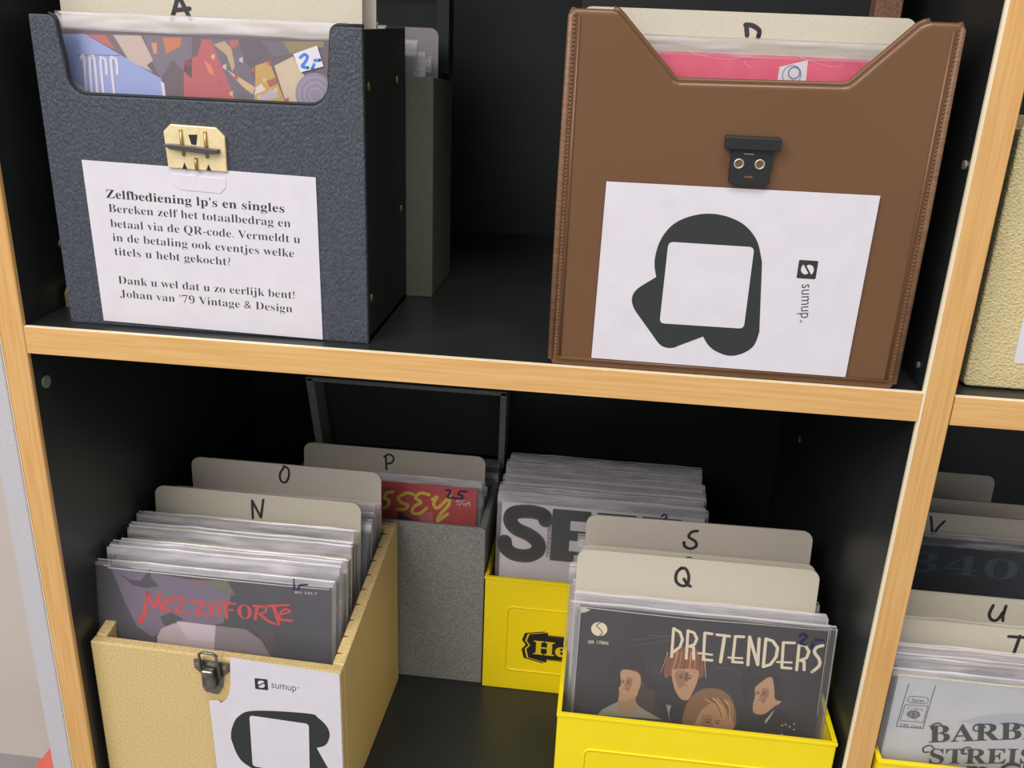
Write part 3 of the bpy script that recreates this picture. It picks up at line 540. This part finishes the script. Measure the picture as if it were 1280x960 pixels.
b=MB(); b.prism([(cx-.0138,zf-.0035),(cx+.0138,zf-.0035),(cx+.0138,zf-.011),(cx+.009,zf-.0155),(cx+.0075,zf-.026),(cx+.003,zf-.0335),(cx-.002,zf-.0335),(cx-.0065,zf-.026),(cx-.009,zf-.0155),(cx-.0138,zf-.011)],-.0016,0,'steel'); b.build('base_plate',ct,bevel=.0005)
b=MB(); b.prism([(cx-.0062,zf-.0085),(cx+.0035,zf-.0085),(cx+.0042,zf-.024),(cx+.0015,zf-.0285),(cx-.0035,zf-.0285),(cx-.006,zf-.024)],-.0075,-.0016,'steel'); b.build('lever',ct,bevel=.0018,seg=3)
b=MB(); b.tube([(cx-.0068,-.004,zf-.010),(cx-.0075,-.0045,zf+.0045),(cx-.0045,-.0045,zf+.0062),(cx+.0035,-.0045,zf+.0062),(cx+.0062,-.0045,zf+.0042),(cx+.0070,-.004,zf-.018)],.0011,'steel',8); b.build('wire_loop',ct)
for sx in (-1,1):
    b=MB(); b.cyl((cx+sx*.0108,zf-.0075),.0017,-.0026,-.0014,mat('copper_rivet',(176,140,124),.35,metal=.7)); b.build('rivet',ct,bevel=.0004)
wp=notice('white payment notice with a cut corner beside the steel catch on the beige case',[(.1182,-.2518),(.2015,-.2563),(.2015,-.386),(.1000,-.386),(.0984,-.2985),(.0984,-.2944),(.1052,-.2931),(.1079,-.2955),(.1125,-.291),(.1150,-.285),(.1168,-.276)],0)
wp.location=(.0,.0074,0)
yP=-.0004
b=MB(); bl=A('wf','blob'); b.flat(curve(bl[0:10])+[bl[9]]+[(.190,-.3475),(.1934,-.359)]+curve(bl[12:15]+bl[0:1])[:-1],yP,'inkd'); b.build('printed_emblem',wp,label='black rounded emblem shape')
MB().flat(round_quad(A('wf','white'),.003),yP-.0001,'paper').build('blank_panel',wp,label='empty white rounded square')
b=MB(); lg=A('wf','log'); ctr=(sum(p[0] for p in lg)/4,sum(p[1] for p in lg)/4); logo(b,ctr,.0100,0,yP); s0,s1=A('wf','sum')[:2]
b.text('sumup',(s0[0],s0[1]+.0),(s1[0]-.001,s1[1]-.0006),.0066,yP,'inkd',False,-.009); b.ring(s1[0]+.0007,s1[1]+.003,.0003,.0006,yP,'inkd',10); b.build('printed_logo',wp,label='small logo and lettering')
wp.rotation_euler=(0,0,R(-1.6)*0)
def art_mez(s,root):
    a=lambda k:A('mez',k); y=FR
    F=lambda k,n,c,d: s.flat(a(k),y-d,flat(n,c))
    F('lav','mauve',(128,112,132),.00005);F('dk','charcoal',(72,70,80),.0001);F('dk2','charcoal',(72,70,80),.0001);F('grn','sage',(112,122,104),.0001)
    F('dome','rose_white',(202,182,186),.0001);F('dome2','grey_rose',(150,136,138),.0001);F('dome3','rose_light',(216,200,206),.00015);F('sq','plum',(92,76,84),.0001)
    e=s.build('paper_sleeve',root); b=MB(); r=flat('signal_red',(222,64,66)); yy=y-.0002
    for k,w0,w1 in (('M1',.0016,.0034),('M2',.0022,.0016),('M3',.0014,.0026),('e1',.0012,.0016),('Z1',.0018,.0014),('Z2',.0018,.0014),('F1',.0022,.0018),('F2',.0016,.0012),('F3',.0014,.0010),('R1',.0022,.0018),('R2',.0016,.0012),('R3',.0022,.001),('T1',.0016,.0012),('T2',.0024,.0018),('e2',.0012,.0016)):
        (b.smooth if k in('e1','e2','R2','R3') else b.stroke)(a(k),w0*1.3,yy,r,w1*1.3)
    for k in ('O1','O2'):
        c=a(k); rx=abs(c[1][0]-c[0][0]); n=26
        vs=[];fs=[]
        for i in range(n):
            t=2*math.pi*i/n; th=.0011+.0009*abs(math.cos(t)); vs+=[(c[0][0]+rx*math.cos(t),yy,c[0][1]+.0062*math.sin(t)),(c[0][0]+(rx-th*1.6)*math.cos(t),yy,c[0][1]+(.0062-th*.7)*math.sin(t))]
        fs=[(2*i,2*((i+1)%n),2*((i+1)%n)+1,2*i+1) for i in range(n)]; b.add(vs,fs,r)
    lettered(b,e,label='jagged red lettering')
    b=MB(); q=a('special'); b.text('SPECIAL MIX',q[2],(q[1][0],q[1][1]-.003),.0032,yy,flat('faded_orange',(186,104,80))); q=a('num'); b.text('801 532-7',q[2],(q[1][0],q[1][1]-.002),.0020,yy,flat('white',(232,222,216))); b.build('small_print',e)
    b=MB(); t=a('top'); b.stroke([(-.086,.1793),(.0,.1788),(.05,.1786),(.0895,.1792)],.0011,y-.00025,flat('worn_white',(226,222,206)),.0006,False); b.build('worn_edge',e,label='worn pale top edge')
    b=MB(); 
    for k in ('one','dash','comma'): b.stroke(a(k),.0012,-.0023,'navy')
    b.build('price_mark',root,label='handwritten dark blue price'); return e
record('slate single with jagged red lettering at the front of the beige case',.0957,.021,-.3854,7,C('slate_mauve',(66,66,74),(74,74,82),30),art_mez,ch=.18,pw=.189,ph=.1845,dx=-.002,edge='paper',band=.003)
gN='singles between the red-lettered single and the N card'
run(9,.0975,.0285,.0077,-.3866,7,['white','pink','pale','dark','cream','grey','pale','cream','grey'],'the red-lettered single',gN,.003,.006)
mk=lambda k,w=.0024: (lambda b:b.smooth(A(k,'l'),w,-.0009,'marker'))
card('grey board divider with a handwritten N in the beige case',.099,.0996,-.386,7,.178,.2092,'card',lambda b:b.stroke(A('N','l'),.0022,-.0009,'marker'))
run(5,.1005,.1065,.0080,-.3866,7,['grey','yellow','pale','grey','white'],'the N divider','singles between the N and O dividers',.003,.003)
card('grey board divider with a handwritten O in the beige case',.1085,.1575,-.3866,3,.1713,.2155,'card2',mk('O',.002))
# ---------------------------------------------------------------- grey box with the P divider
gb=thing('card_box','grey speckled board box with its lid standing open holding the P divider','box')
x0,x1,y0,y1=.085,.2852,.1808,.322; zt=-.2245
b=MB(); b.prism(rounded(x0,x1,FL,zt,.003,4,(1,1,0,0)),y0,y0+.003,'gbox'); b.build('front_panel',gb,bevel=.0006)
b=MB()
for xa,wd in ((x0,.0055),(x1-.0055,.0055)): b.box(xa,xa+wd,y0+.003,y1,FL,zt-.0005,'gbox')
b.box(x0+.0055,x1-.0055,y1-.003,y1,FL,zt,'gbox'); b.box(x0+.0055,x1-.0055,y0+.003,y1-.003,FL,FL+.005,'gbox'); b.build('body',gb,bevel=.0005)
b=MB().box(.086,.285,.332,.335,-.226,-.1455,'dgreen')
b.prism([(.0828,-.1430),(.0908,-.1430),(.0998,-.226),(.0918,-.226)],.305,.335,'gbox')
b.box(.2802,.2866,.305,.335,-.226,-.143,'gbox'); b.box(.084,.2866,.305,.335,-.1470,-.1425,'gbox'); b.build('lid',gb,bevel=.0008)
def art_elv(s,root):
    a=lambda k:A('elvis',k); y=FR
    s.flat(a('dark'),y-.00005,flat('soot',(44,40,48))); s.flat(a('pale'),y-.00005,flat('rose_red',(206,112,108)))
    e=s.build('paper_sleeve',root); b=MB(); yl=flat('script_yellow',(226,196,48))
    for k in ('S1','S2','E','Y1','Y2'): b.smooth(a(k),.0031,y-.0002,yl)
    lettered(b,e,label='yellow brush script lettering')
    b=MB(); q=a('rca'); b.text('RCA',q[2],(q[1][0],q[1][1]-.003),.0034,y-.0002,flat('white',(232,222,216))); q=a('pb'); b.text('PB 4017',q[2],(q[1][0],q[1][1]-.0015),.0018,y-.0002,flat('white',(232,222,216))); b.build('small_print',e)
    b=MB(); b.smooth(a('two'),.0016,-.0023,'navy'); b.smooth(a('five'),.0016,-.0023,'navy'); b.build('price_mark',root,label='handwritten dark blue price'); return e
record('red single with yellow brush script in front of the P divider',.1822,.195,-.3875,6,C('poppy_red',(186,52,46),(196,62,54),40),art_elv,ch=.1855,pw=.189,ph=.192,band=.006)
run(4,.1845,.2010,.0075,-.3875,6,['grey','pale','white','lilac'],'the red single with yellow script','singles in front of the P divider',.003,.0,hs=.945)
card('grey board divider with a handwritten P in front of the open grey lid',.185,.2348,-.3875,6,.178,.1982,'card2',lambda b:(b.stroke(A('P','l'),.002,-.0009,'marker'),b.smooth(A('P','l2'),.002,-.00091,'marker')))
run(2,.1915,.244,.009,-.3875,11,['grey','tan'],'the P divider','singles behind the P divider',.0015,.0,hs=.93)
# ---------------------------------------------------------------- yellow crates
def crate(label,x0,y0,emblem=False,x1=None,y1=None):
    x1=x1 or x0+.199; y1=y1 or y0+.166; zt=-.272
    t=thing('record_crate',label,'crate',(x0,y0,FL),group='yellow plastic record crates')
    w=x1-x0; d=y1-y0; h=zt-FL; q=.0028; tp=.0008
    b=MB()
    for (a0,a1,c0,c1) in ((0,w,0,q),(0,w,d-q,d),(0,q,q,d-q),(w-q,w,q,d-q)): b.box(a0,a1,c0,c1,0,h,'yellow')
    b.box(q,w-q,q,d-q,0,.0034,'yellow'); b.build('body',t,bevel=.0009)
    b=MB(); r=.0006
    for (a0,a1,c0,c1) in ((-r,w+r,-r,q),(-r,w+r,d-q,d+r),(-r,q,q,d-q),(w-q,w+r,q,d-q)): b.box(a0,a1,c0,c1,h-.002,h+.0008,'yellow')
    b.build('rim',t,bevel=.0005)
    pts=rounded(.0215,w-.0215,.0225,h-.029,.005,5); MB().tube([(p[0],-.0001,p[1]) for p in pts],.0009,'yellow',6,True).build('raised_frame',t)
    if emblem:
        b=MB(); cx=w/2; k=flat('emblem_black',(34,34,30)); g=flat('emblem_yellow',(226,198,40)); cz=.052
        hw=w/2-.0385; 
        def sh(s): return [(cx-hw*s,cz+.0120*s+.001),(cx-hw*s*.70,cz+.0150*s+.0018),(cx-hw*s*.70,cz+.0120*s+.0012),(cx+hw*s*.70,cz+.0120*s+.0012),(cx+hw*s*.70,cz+.0150*s+.0018),(cx+hw*s,cz+.0120*s+.001),(cx+hw*s*1.04,cz+.005*s),(cx+hw*s*.98,cz),(cx+hw*s*1.04,cz-.005*s),(cx+hw*s,cz-.0150*s),(cx+hw*s*.70,cz-.0190*s),(cx+hw*s*.70,cz-.0150*s),(cx-hw*s*.70,cz-.0150*s),(cx-hw*s*.70,cz-.0190*s),(cx-hw*s,cz-.0150*s),(cx-hw*s*1.04,cz-.005*s),(cx-hw*s*.98,cz),(cx-hw*s*1.04,cz+.005*s)]
        b.flat(sh(1),-.0002,k); b.flat(sh(.955),-.00025,g); b.flat(sh(.93),-.0003,k)
        hs=A('hf','H'); b.text('Heineken',(cx-hw*.86,cz-.0090),(cx+hw*.86,cz-.0095),.0148,-.00035,g,True,.012); b.build('emblem',t,label='black and yellow emblem with serif lettering')
    return t
crate('yellow plastic crate with a black emblem behind the other yellow crate',.2868,.1770,True)
crate('yellow plastic crate holding the single with four people on the cover',.3638,.0080)
def art_se(s,root):
    y=FR; k=flat('poster_black',(52,58,56))
    e=s.build('paper_sleeve',root); a=lambda q:A('se',q); b=MB(); yy=y-.0001
    b.smooth([(-.0500,.1690),(-.0530,.1748),(-.0665,.1765),(-.0795,.1735),(-.0815,.1655),(-.0760,.1585),(-.0640,.1535),(-.0560,.1470),(-.0555,.1385),(-.0640,.1325),(-.0770,.1328),(-.0848,.1385),(-.0860,.1450)],.0134,yy,k,k=8)
    z0,z1=.1300,.1815
    def E(x): b.flat([(x,z0),(x,z1),(x+.0345,z1),(x+.0345,z1-.0105),(x+.0165,z1-.0105),(x+.0165,z1-.0200),(x+.0330,z1-.0200),(x+.0330,z1-.0300),(x+.0165,z1-.0300),(x+.0165,z0+.0110),(x+.0360,z0+.0110),(x+.0360,z0)],yy,k)
    E(-.0440); E(-.0040); E(.0360)
    lettered(b,e,label='giant black block letters')
    b=MB(); b.text('THE BEGINNING',(-.0476,.1765),(-.0478,.1330),.0034,yy,k,False,.006); q=a('dot'); b.disc(q[0][0],q[0][1]+.0012,abs(q[1][0]-q[0][0])*1.05,.0034,yy,k); b.build('small_print',e)
    b=MB(); b.smooth([(.0520,.1835),(.0545,.1860),(.0565,.1835),(.0530,.1795),(.0575,.1795)],.0012,-.0023,'navy'); b.build('price_mark',root,label='handwritten dark blue price'); return e
record('white single with giant black block letters in the far yellow crate',.3873,.1866,-.3888,4,C('poster_white',(224,216,218),(214,204,208),14),art_se,ch=.184,pw=.1865,ph=.191,dx=-.0005,band=.0065)
run(18,.3865,.1925,.0047,-.3892,4,['pink','grey','white','lilac','grey','pale','brown'],'the single with giant black letters','clear sleeved singles in the far yellow crate',.0022,.003)
def art_pret(s,root):
    y=FR; a=lambda q:A('pret',q)
    def F(k,n,c,d): s.flat(smooth_closed(a(k),4) if k[0] in 'hf' else a(k),y-d,flat(n,c))
    wr=flat('worn_paper',(214,208,192))
    s.flat([(-.09,.1828),(-.09,.1882),(-.0895,.1884),(-.082,.1862),(-.086,.1838)],y-.0002,wr)
    s.stroke([(-.0897,.188),(-.05,.1872),(-.01,.1868),(.04,.1878),(.0895,.1882)],.0009,y-.0002,wr,.0005,False); s.stroke([(.0892,.188),(.0894,.12)],.0005,y-.0002,wr,.0003,False); s.stroke([(-.0896,.186),(-.0897,.10)],.0006,y-.0002,wr,.0004,False)
    for p in ([(-.05,.1650),(-.03,.170),(-.01,.1725),(.005,.173)],[(-.045,.162),(-.02,.1685),(0,.1705)],[(-.038,.1705),(-.02,.1712)],[(.012,.15),(.025,.1505),(.03,.146),(.033,.138)]):
        s.smooth(p,.0004,y-.00012,flat('scuffed',(104,100,104)),.0002)
    hair=flat('dark_hair',(40,32,32)); skin=flat('face_light',(206,160,118)); sk2=flat('face_shade',(138,92,66)); shirt=flat('shirt',(168,166,140)); suit=flat('dark_suit',(34,34,34)); eye=flat('eye_dark',(62,42,36))
    # four plain generic figures
    F('c1','shirt',(168,166,140),.00008);F('n1','neck',(186,150,112),.0001);F('h1b','brown_hair',(78,60,46),.00011);F('f1','face_light',(206,160,118),.00013);F('h1','dark_hair',(44,34,34),.00016)
    F('c2','dark_suit',(34,34,34),.00008);F('h2','red_hair',(150,92,54),.00011);F('f2','face_light',(206,160,118),.00013);F('s2','face_shade',(120,82,62),.00016);F('t2','shirt',(190,188,168),.0001)
    F('j4','dark_suit',(34,34,34),.00008);F('f4','face_light',(206,160,118),.00013);F('h4','black_hair',(32,28,30),.00016);F('c4','shirt2',(206,200,180),.0001)
    F('h3','sandy_hair',(150,108,62),.0001);F('f3','face_warm',(196,148,104),.00014)
    def feat(cx,cz,r,d=.0002,dark=-1,sx=1):
        mx=flat('face_mid',(176,126,92))
        s.flat(curve([(cx+dark*r*.05,cz+r*.75),(cx+dark*r*.95*sx,cz+r*.6),(cx+dark*r*.9*sx,cz-r*.4),(cx+dark*r*.35,cz-r*1.25),(cx+dark*r*.02,cz-r*.5)],3),y-d+.00003,mx)
        for sg in (-1,1):
            s.disc(cx+sg*r*.42*sx,cz,r*.19,r*.08,y-d,eye,10); s.stroke([(cx+sg*r*.18*sx,cz+r*.22),(cx+sg*r*.42*sx,cz+r*.29),(cx+sg*r*.68*sx,cz+r*.22)],r*.075,y-d,flat('brow',(96,62,46)))
        s.stroke([(cx+dark*r*.08,cz+r*.05),(cx-dark*r*.12,cz-r*.45),(cx+r*.1*dark,cz-r*.5)],r*.06,y-d,sk2); s.stroke([(cx-r*.26*sx,cz-r*.82),(cx,cz-r*.79),(cx+r*.26*sx,cz-r*.82)],r*.11,y-d,flat('lips',(166,92,76)))
    def strands(pts,cols,w,d):
        for i,p in enumerate(pts): s.smooth(p,w,y-d,flat(*cols[i%len(cols)]),w*.4)
    mid=lambda k:(sum(p[0] for p in a(k))/len(a(k)),sum(p[1] for p in a(k))/len(a(k)))
    c=mid('f1'); feat(c[0]-.0015,c[1]+.0045,.0062,dark=1,sx=.8); c=mid('f2'); feat(c[0]-.0004,c[1]+.005,.0075); c=mid('f3'); feat(c[0]+.001,c[1]-.004,.0085); c=mid('f4'); feat(c[0]-.0045,c[1]+.003,.0066,dark=1,sx=.85)
    HH=mid('h1'); strands([[(HH[0]-.012+i*.004,HH[1]+.016-abs(i-3)*.0012),(HH[0]-.006+i*.0036,HH[1]+.008),(HH[0]-.004+i*.0042,HH[1]-.001-i*.001)] for i in range(7)],[('strand',(92,66,60)),('strand2',(70,52,52))],.0007,.00018)
    HH=mid('h2'); strands([[(HH[0]-.012+i*.0034,HH[1]+.012-abs(i-4)*.0006),(HH[0]-.013+i*.0036,HH[1]+.003),(HH[0]-.016+i*.0042,HH[1]-.0035-abs(i-4)*.0011)] for i in range(9)],[('fringe',(196,128,76)),('fringe2',(120,70,42)),('fringe3',(220,160,100))],.0012,.00018)
    HH=mid('h3'); strands([[(HH[0]-.006+i*.0028,HH[1]+.010-abs(i-3)*.0006),(HH[0]+.001+i*.0022,HH[1]+.004),(HH[0]+.006+i*.0016,HH[1]-.006)] for i in range(7)],[('blond',(206,160,96)),('blond2',(122,86,50)),('blond3',(228,188,124))],.0011,.00018)
    HH=mid('h4'); strands([[(HH[0]-.010+i*.004,HH[1]+.008),(HH[0]-.006+i*.004,HH[1]+.011),(HH[0]-.001+i*.003,HH[1]+.006)] for i in range(5)],[('sheen',(66,60,62))],.0006,.00018)
    t=a('t2'); c=mid('t2'); s.flat([(c[0]-.002,c[1]+.009),(c[0]+.005,c[1]+.006),(c[0]+.0045,c[1]-.009),(c[0]-.002,c[1]-.011),(c[0]-.004,c[1]-.002)],y-.00018,suit)
    for (x,z) in ((.0655,.1085),(.068,.1095),(.071,.108),(.074,.1105),(.0745,.106),(.066,.101),(.068,.0995)): s.disc(x,z,.0008,.0006,y-.0001,flat('pin_white',(222,216,200)),8)
    e=s.build('paper_sleeve',root); b=MB(); cr=flat('title_cream',(244,228,196)); yy=y-.0004
    for k,w in (('P',.0021),('R',.0021),('E1',.0021),('E1b',.0016),('T1',.0021),('T2',.0025),('E2',.0021),('E2b',.0016),('N',.0023),('D',.0023),('E3',.0021),('E3b',.0016),('R2',.0022),('S',.0024)):
        (b.smooth if k=='S' else b.stroke)(a(k),w,yy,cr)
    lettered(b,e,label='tall cream deco lettering')
    b=MB(); q=a('logo'); cx=(q[0][0]+0)+0; r=abs(q[1][0]-q[0][0]); b.disc(q[0][0],q[0][1],r,r*.95,yy,cr,26); b.smooth([(q[0][0]+r*.15,q[0][1]+r*.95),(q[0][0]-r*.35,q[0][1]+r*.45),(q[0][0]+r*.1,q[0][1]),(q[0][0]+r*.4,q[0][1]-r*.5),(q[0][0]+r*.05,q[0][1]-r*.95)],.0007,yy-.0001,flat('charcoal',(60,56,60)))
    q=a('sir'); b.text('SIR 17866',q[2],(q[1][0],q[1][1]-.0025),.0026,yy,cr,False,.01); b.build('small_print',e)
    b=MB()
    for k in ('two','com','das'): (b.smooth if k=='two' else b.stroke)(a(k),.0014,-.0026,'navy')
    b.build('price_mark',root,label='handwritten dark blue price'); return e
record('black single with cream deco lettering above four people at the front of the crate',.4643,.0197,-.3892,8,C('night_black',(42,39,41),(56,50,54),22),art_pret,ch=.1885,pw=.1925,ph=.1905,dx=-.0012,band=.0015)
run(4,.4618,.0243,.0043,-.3892,8,['pale','white','grey','pale','white'],'the single with four people','singles between the four-person single and the Q card',.002,.004)
card('grey board divider with a handwritten Q in the near yellow crate',.4585,.0402,-.389,8,.178,.2216,'card',lambda b:(b.smooth(A('Q','l'),.0024,-.0009,'marker'),b.stroke(A('Q','l2'),.0024,-.00091,'marker')))
run(1,.4600,.0500,.006,-.3892,8,['pale'],'the Q divider','lone single between the Q divider and the next card')
card('grey board divider mostly hidden just behind the Q divider',.4605,.061,-.389,8,.178,.2142,'card',lambda b:b.smooth(A('Q2','l'),.0022,-.0009,'marker'))
run(3,.4570,.068,.0072,-.3892,8,['pink','white','grey'],'the half-hidden divider card','singles between the half-hidden card and the S card',.0015,.002)
card('grey board divider with a handwritten S at the back of the near crate',.4637,.092,-.389,8,.178,.2235,'card2',mk('S',.0024),rz=R(1.2))
run(3,.4620,.104,.012,-.3892,7,['white','grey','cream'],'the S divider','singles behind the S divider',.002,.0)
# ---------------------------------------------------------------- the next bay
t=thing('record_case','yellowish beige woven-textured case in the next bay with a white sheet on it','record case',group='portable cases of singles')
b=MB(); b.prism(rounded(.5965,.797,.0003,.1545,.003,4),.019,.024,'beige2'); b.build('front_panel',t,bevel=.0015,seg=3)
b=MB(); tray(b,.5975,.796,.021,.14,.0003,.152,.152,.004,'beige2',front=False); b.build('body',t,bevel=.0006)
tag(MB().prism([(.6222,.0172),(.7600,.0150),(.7600,.125),(.6195,.128)],.0186,.0189,'paper').build('paper_notice'),'blank white sheet on the woven beige case in the next bay','notice',group='white paper notices')
record('single in dark teal sleeve standing in the woven beige case',.695,.0275,.004,2,C('teal',(54,104,108)),film=False,cw=.18,ch=.172)
crate('yellow plastic crate in the next bay under the pale blue single',.5885,-.0045,False,.7875,.160)
def art_st(s,root):
    y=FR; a=lambda q:A('streis',q)
    0 and s.flat([(-.0898,.128),(-.04,.131),(.02,.126),(.0898,.128),(.0898,.0004),(-.0898,.0004)],y-.00004,flat('soft_yellow',(206,200,150)))
    0 and s.flat(curve([(-.0898,.118),(-.04,.122),(.03,.116),(.0898,.119)])+[(.0898,.0004),(-.0898,.0004)],y-.00006,flat('soft_yellow2',(214,206,140)))
    s.flat(curve([(-.045,.148),(-.02,.158),(.02,.162),(.0898,.160)])+[(.0898,.150),(-.02,.149)],y-.00005,flat('mist_blue',(204,208,212)))
    e=s.build('paper_sleeve',root); b=MB(); g=flat('line_grey',(92,92,96)); yy=y-.0001
    q=a('box'); b.stroke([q[0],q[3],q[2],q[1]],.0005,yy,g); q=a('pill'); b.stroke(q+[q[0]],.0004,yy,g); b.text('Stereo',(q[0][0]+.003,q[0][1]-.0016),(q[3][0]-.003,q[3][1]-.0016),.0030,yy,g)
    q=a('sq'); b.stroke(q+[q[0]],.0004,yy,g); q=a('disc'); c=q[0]; r=abs(q[1][0]-q[0][0]); b.disc(c[0],c[1],r*.3,r*.22,yy,g); 
    for f in (.5,.7,.9): b.ring(c[0],c[1],r*f-.0003,r*f+.0003,yy,g,sq=.72)
    b.stroke([(c[0],c[1]-r*.3),(c[0],c[1]-.004)],.0003,yy,g); b.stroke([(c[0],c[1]-.0025),(c[0]+.0035,c[1]-.005)],.0003,yy,g)
    q=a('cb2'); b.text('CBS',(q[0][0]+.0005,q[0][1]-.0022),(q[1][0]-.0005,q[0][1]-.0028),.0022,yy,g,False,-.018); q=a('cbs'); b.text('CBS 7264',q[2],(q[1][0]-.0008,q[1][1]-.002),.0021,yy,g); b.build('small_print',e)
    b=MB(); k=flat('title_brown',(62,58,48)); q=a('l1'); q2=a('l2'); q3=a('l3')
    b.text('BARBRA',(q[1][0]-.001,q[1][1]+.0015),(.031,.1455),.0145,yy,k,True,.004); b.text('STREISAND',(q2[1][0]-.0015,q2[1][1]+.002),(.055,.1265),.0128,yy,k,True,.004); b.text('m CLA',(q3[0][0],q3[0][1]-.008),(.03,.108),.0130,yy,k,False,.02)
    for (cx,cz) in ((-.0575,.1395),(-.0300,.1425),(-.004,.1455),(-.0595,.1200),(-.034,.122)):
        b.smooth([(cx+.004,cz+.0035),(cx+.0005,cz+.0062),(cx-.0035,cz+.0035),(cx-.0025,cz),(cx+.0005,cz+.0005)],.0011,yy-.00005,k)
    lettered(b,e,label='swirling brown display lettering'); return e
record('pale blue single with swirling brown lettering in the next bay',.6835,.006,-.3892,1,C('pale_sky',(228,225,222),(212,212,214),18),art_st,ch=.1805,pw=.189,ph=.185,edge='lip',band=.004)
run(4,.684,.0107,.0046,-.3892,2,['white','pale','cream','white','pale'],'the swirling-lettered single','singles between the pale blue single and the T card',.002,.003)
card('grey board divider with a handwritten T in the next bay',.680,.0290,-.389,4,.184,.2045,'card',lambda b:(b.stroke([(p[0],p[1]-.001) for p in A('T','l')],.0024,-.0009,'marker'),b.stroke(A('T','l2'),.0024,-.00091,'marker')))
run(2,.681,.0400,.010,-.3892,4,['pale','white'],'the T divider','singles between the T and U dividers')
card('grey board divider with a handwritten U in the next bay',.680,.057,-.389,5,.184,.2085,'card',lambda b:(b.smooth(A('U','l'),.0024,-.0009,'marker'),b.stroke(A('U','l2'),.0024,-.00091,'marker')))
run(2,.681,.066,.012,-.3892,5,['grey','dark'],'the U divider','singles behind the U divider',.002,0)
# far crate of the next bay
crate('yellow plastic crate at the back of the next bay under the V divider',.5885,.1640,False,.7875,.340)
def art_340(s,root):
    e=s.build('paper_sleeve',root); b=MB(); g=flat('faint_teal',(62,88,102))
    b.text('340',(-.031,.160),(.060,.160),.018,FR-.0001,g,True,-.011); lettered(b,e,label='faint thin numerals'); return e
record('dark blue single with faint pale numerals below the V divider',.680,.1715,-.3892,5,C('midnight_blue',(24,36,46),(30,44,54),30),art_340,ch=.1915,film=True,ph=.196)
card('grey board divider with a handwritten V in the next bay',.678,.181,-.3892,5,.184,.2105,'card2',mk('V',.0022))
card('grey board divider just behind the V divider in the next bay',.680,.214,-.3892,5,.184,.2080,'card2')
card('narrow grey board divider standing farthest back in the next bay',.664,.272,-.3892,4,.172,.2085,'card2')
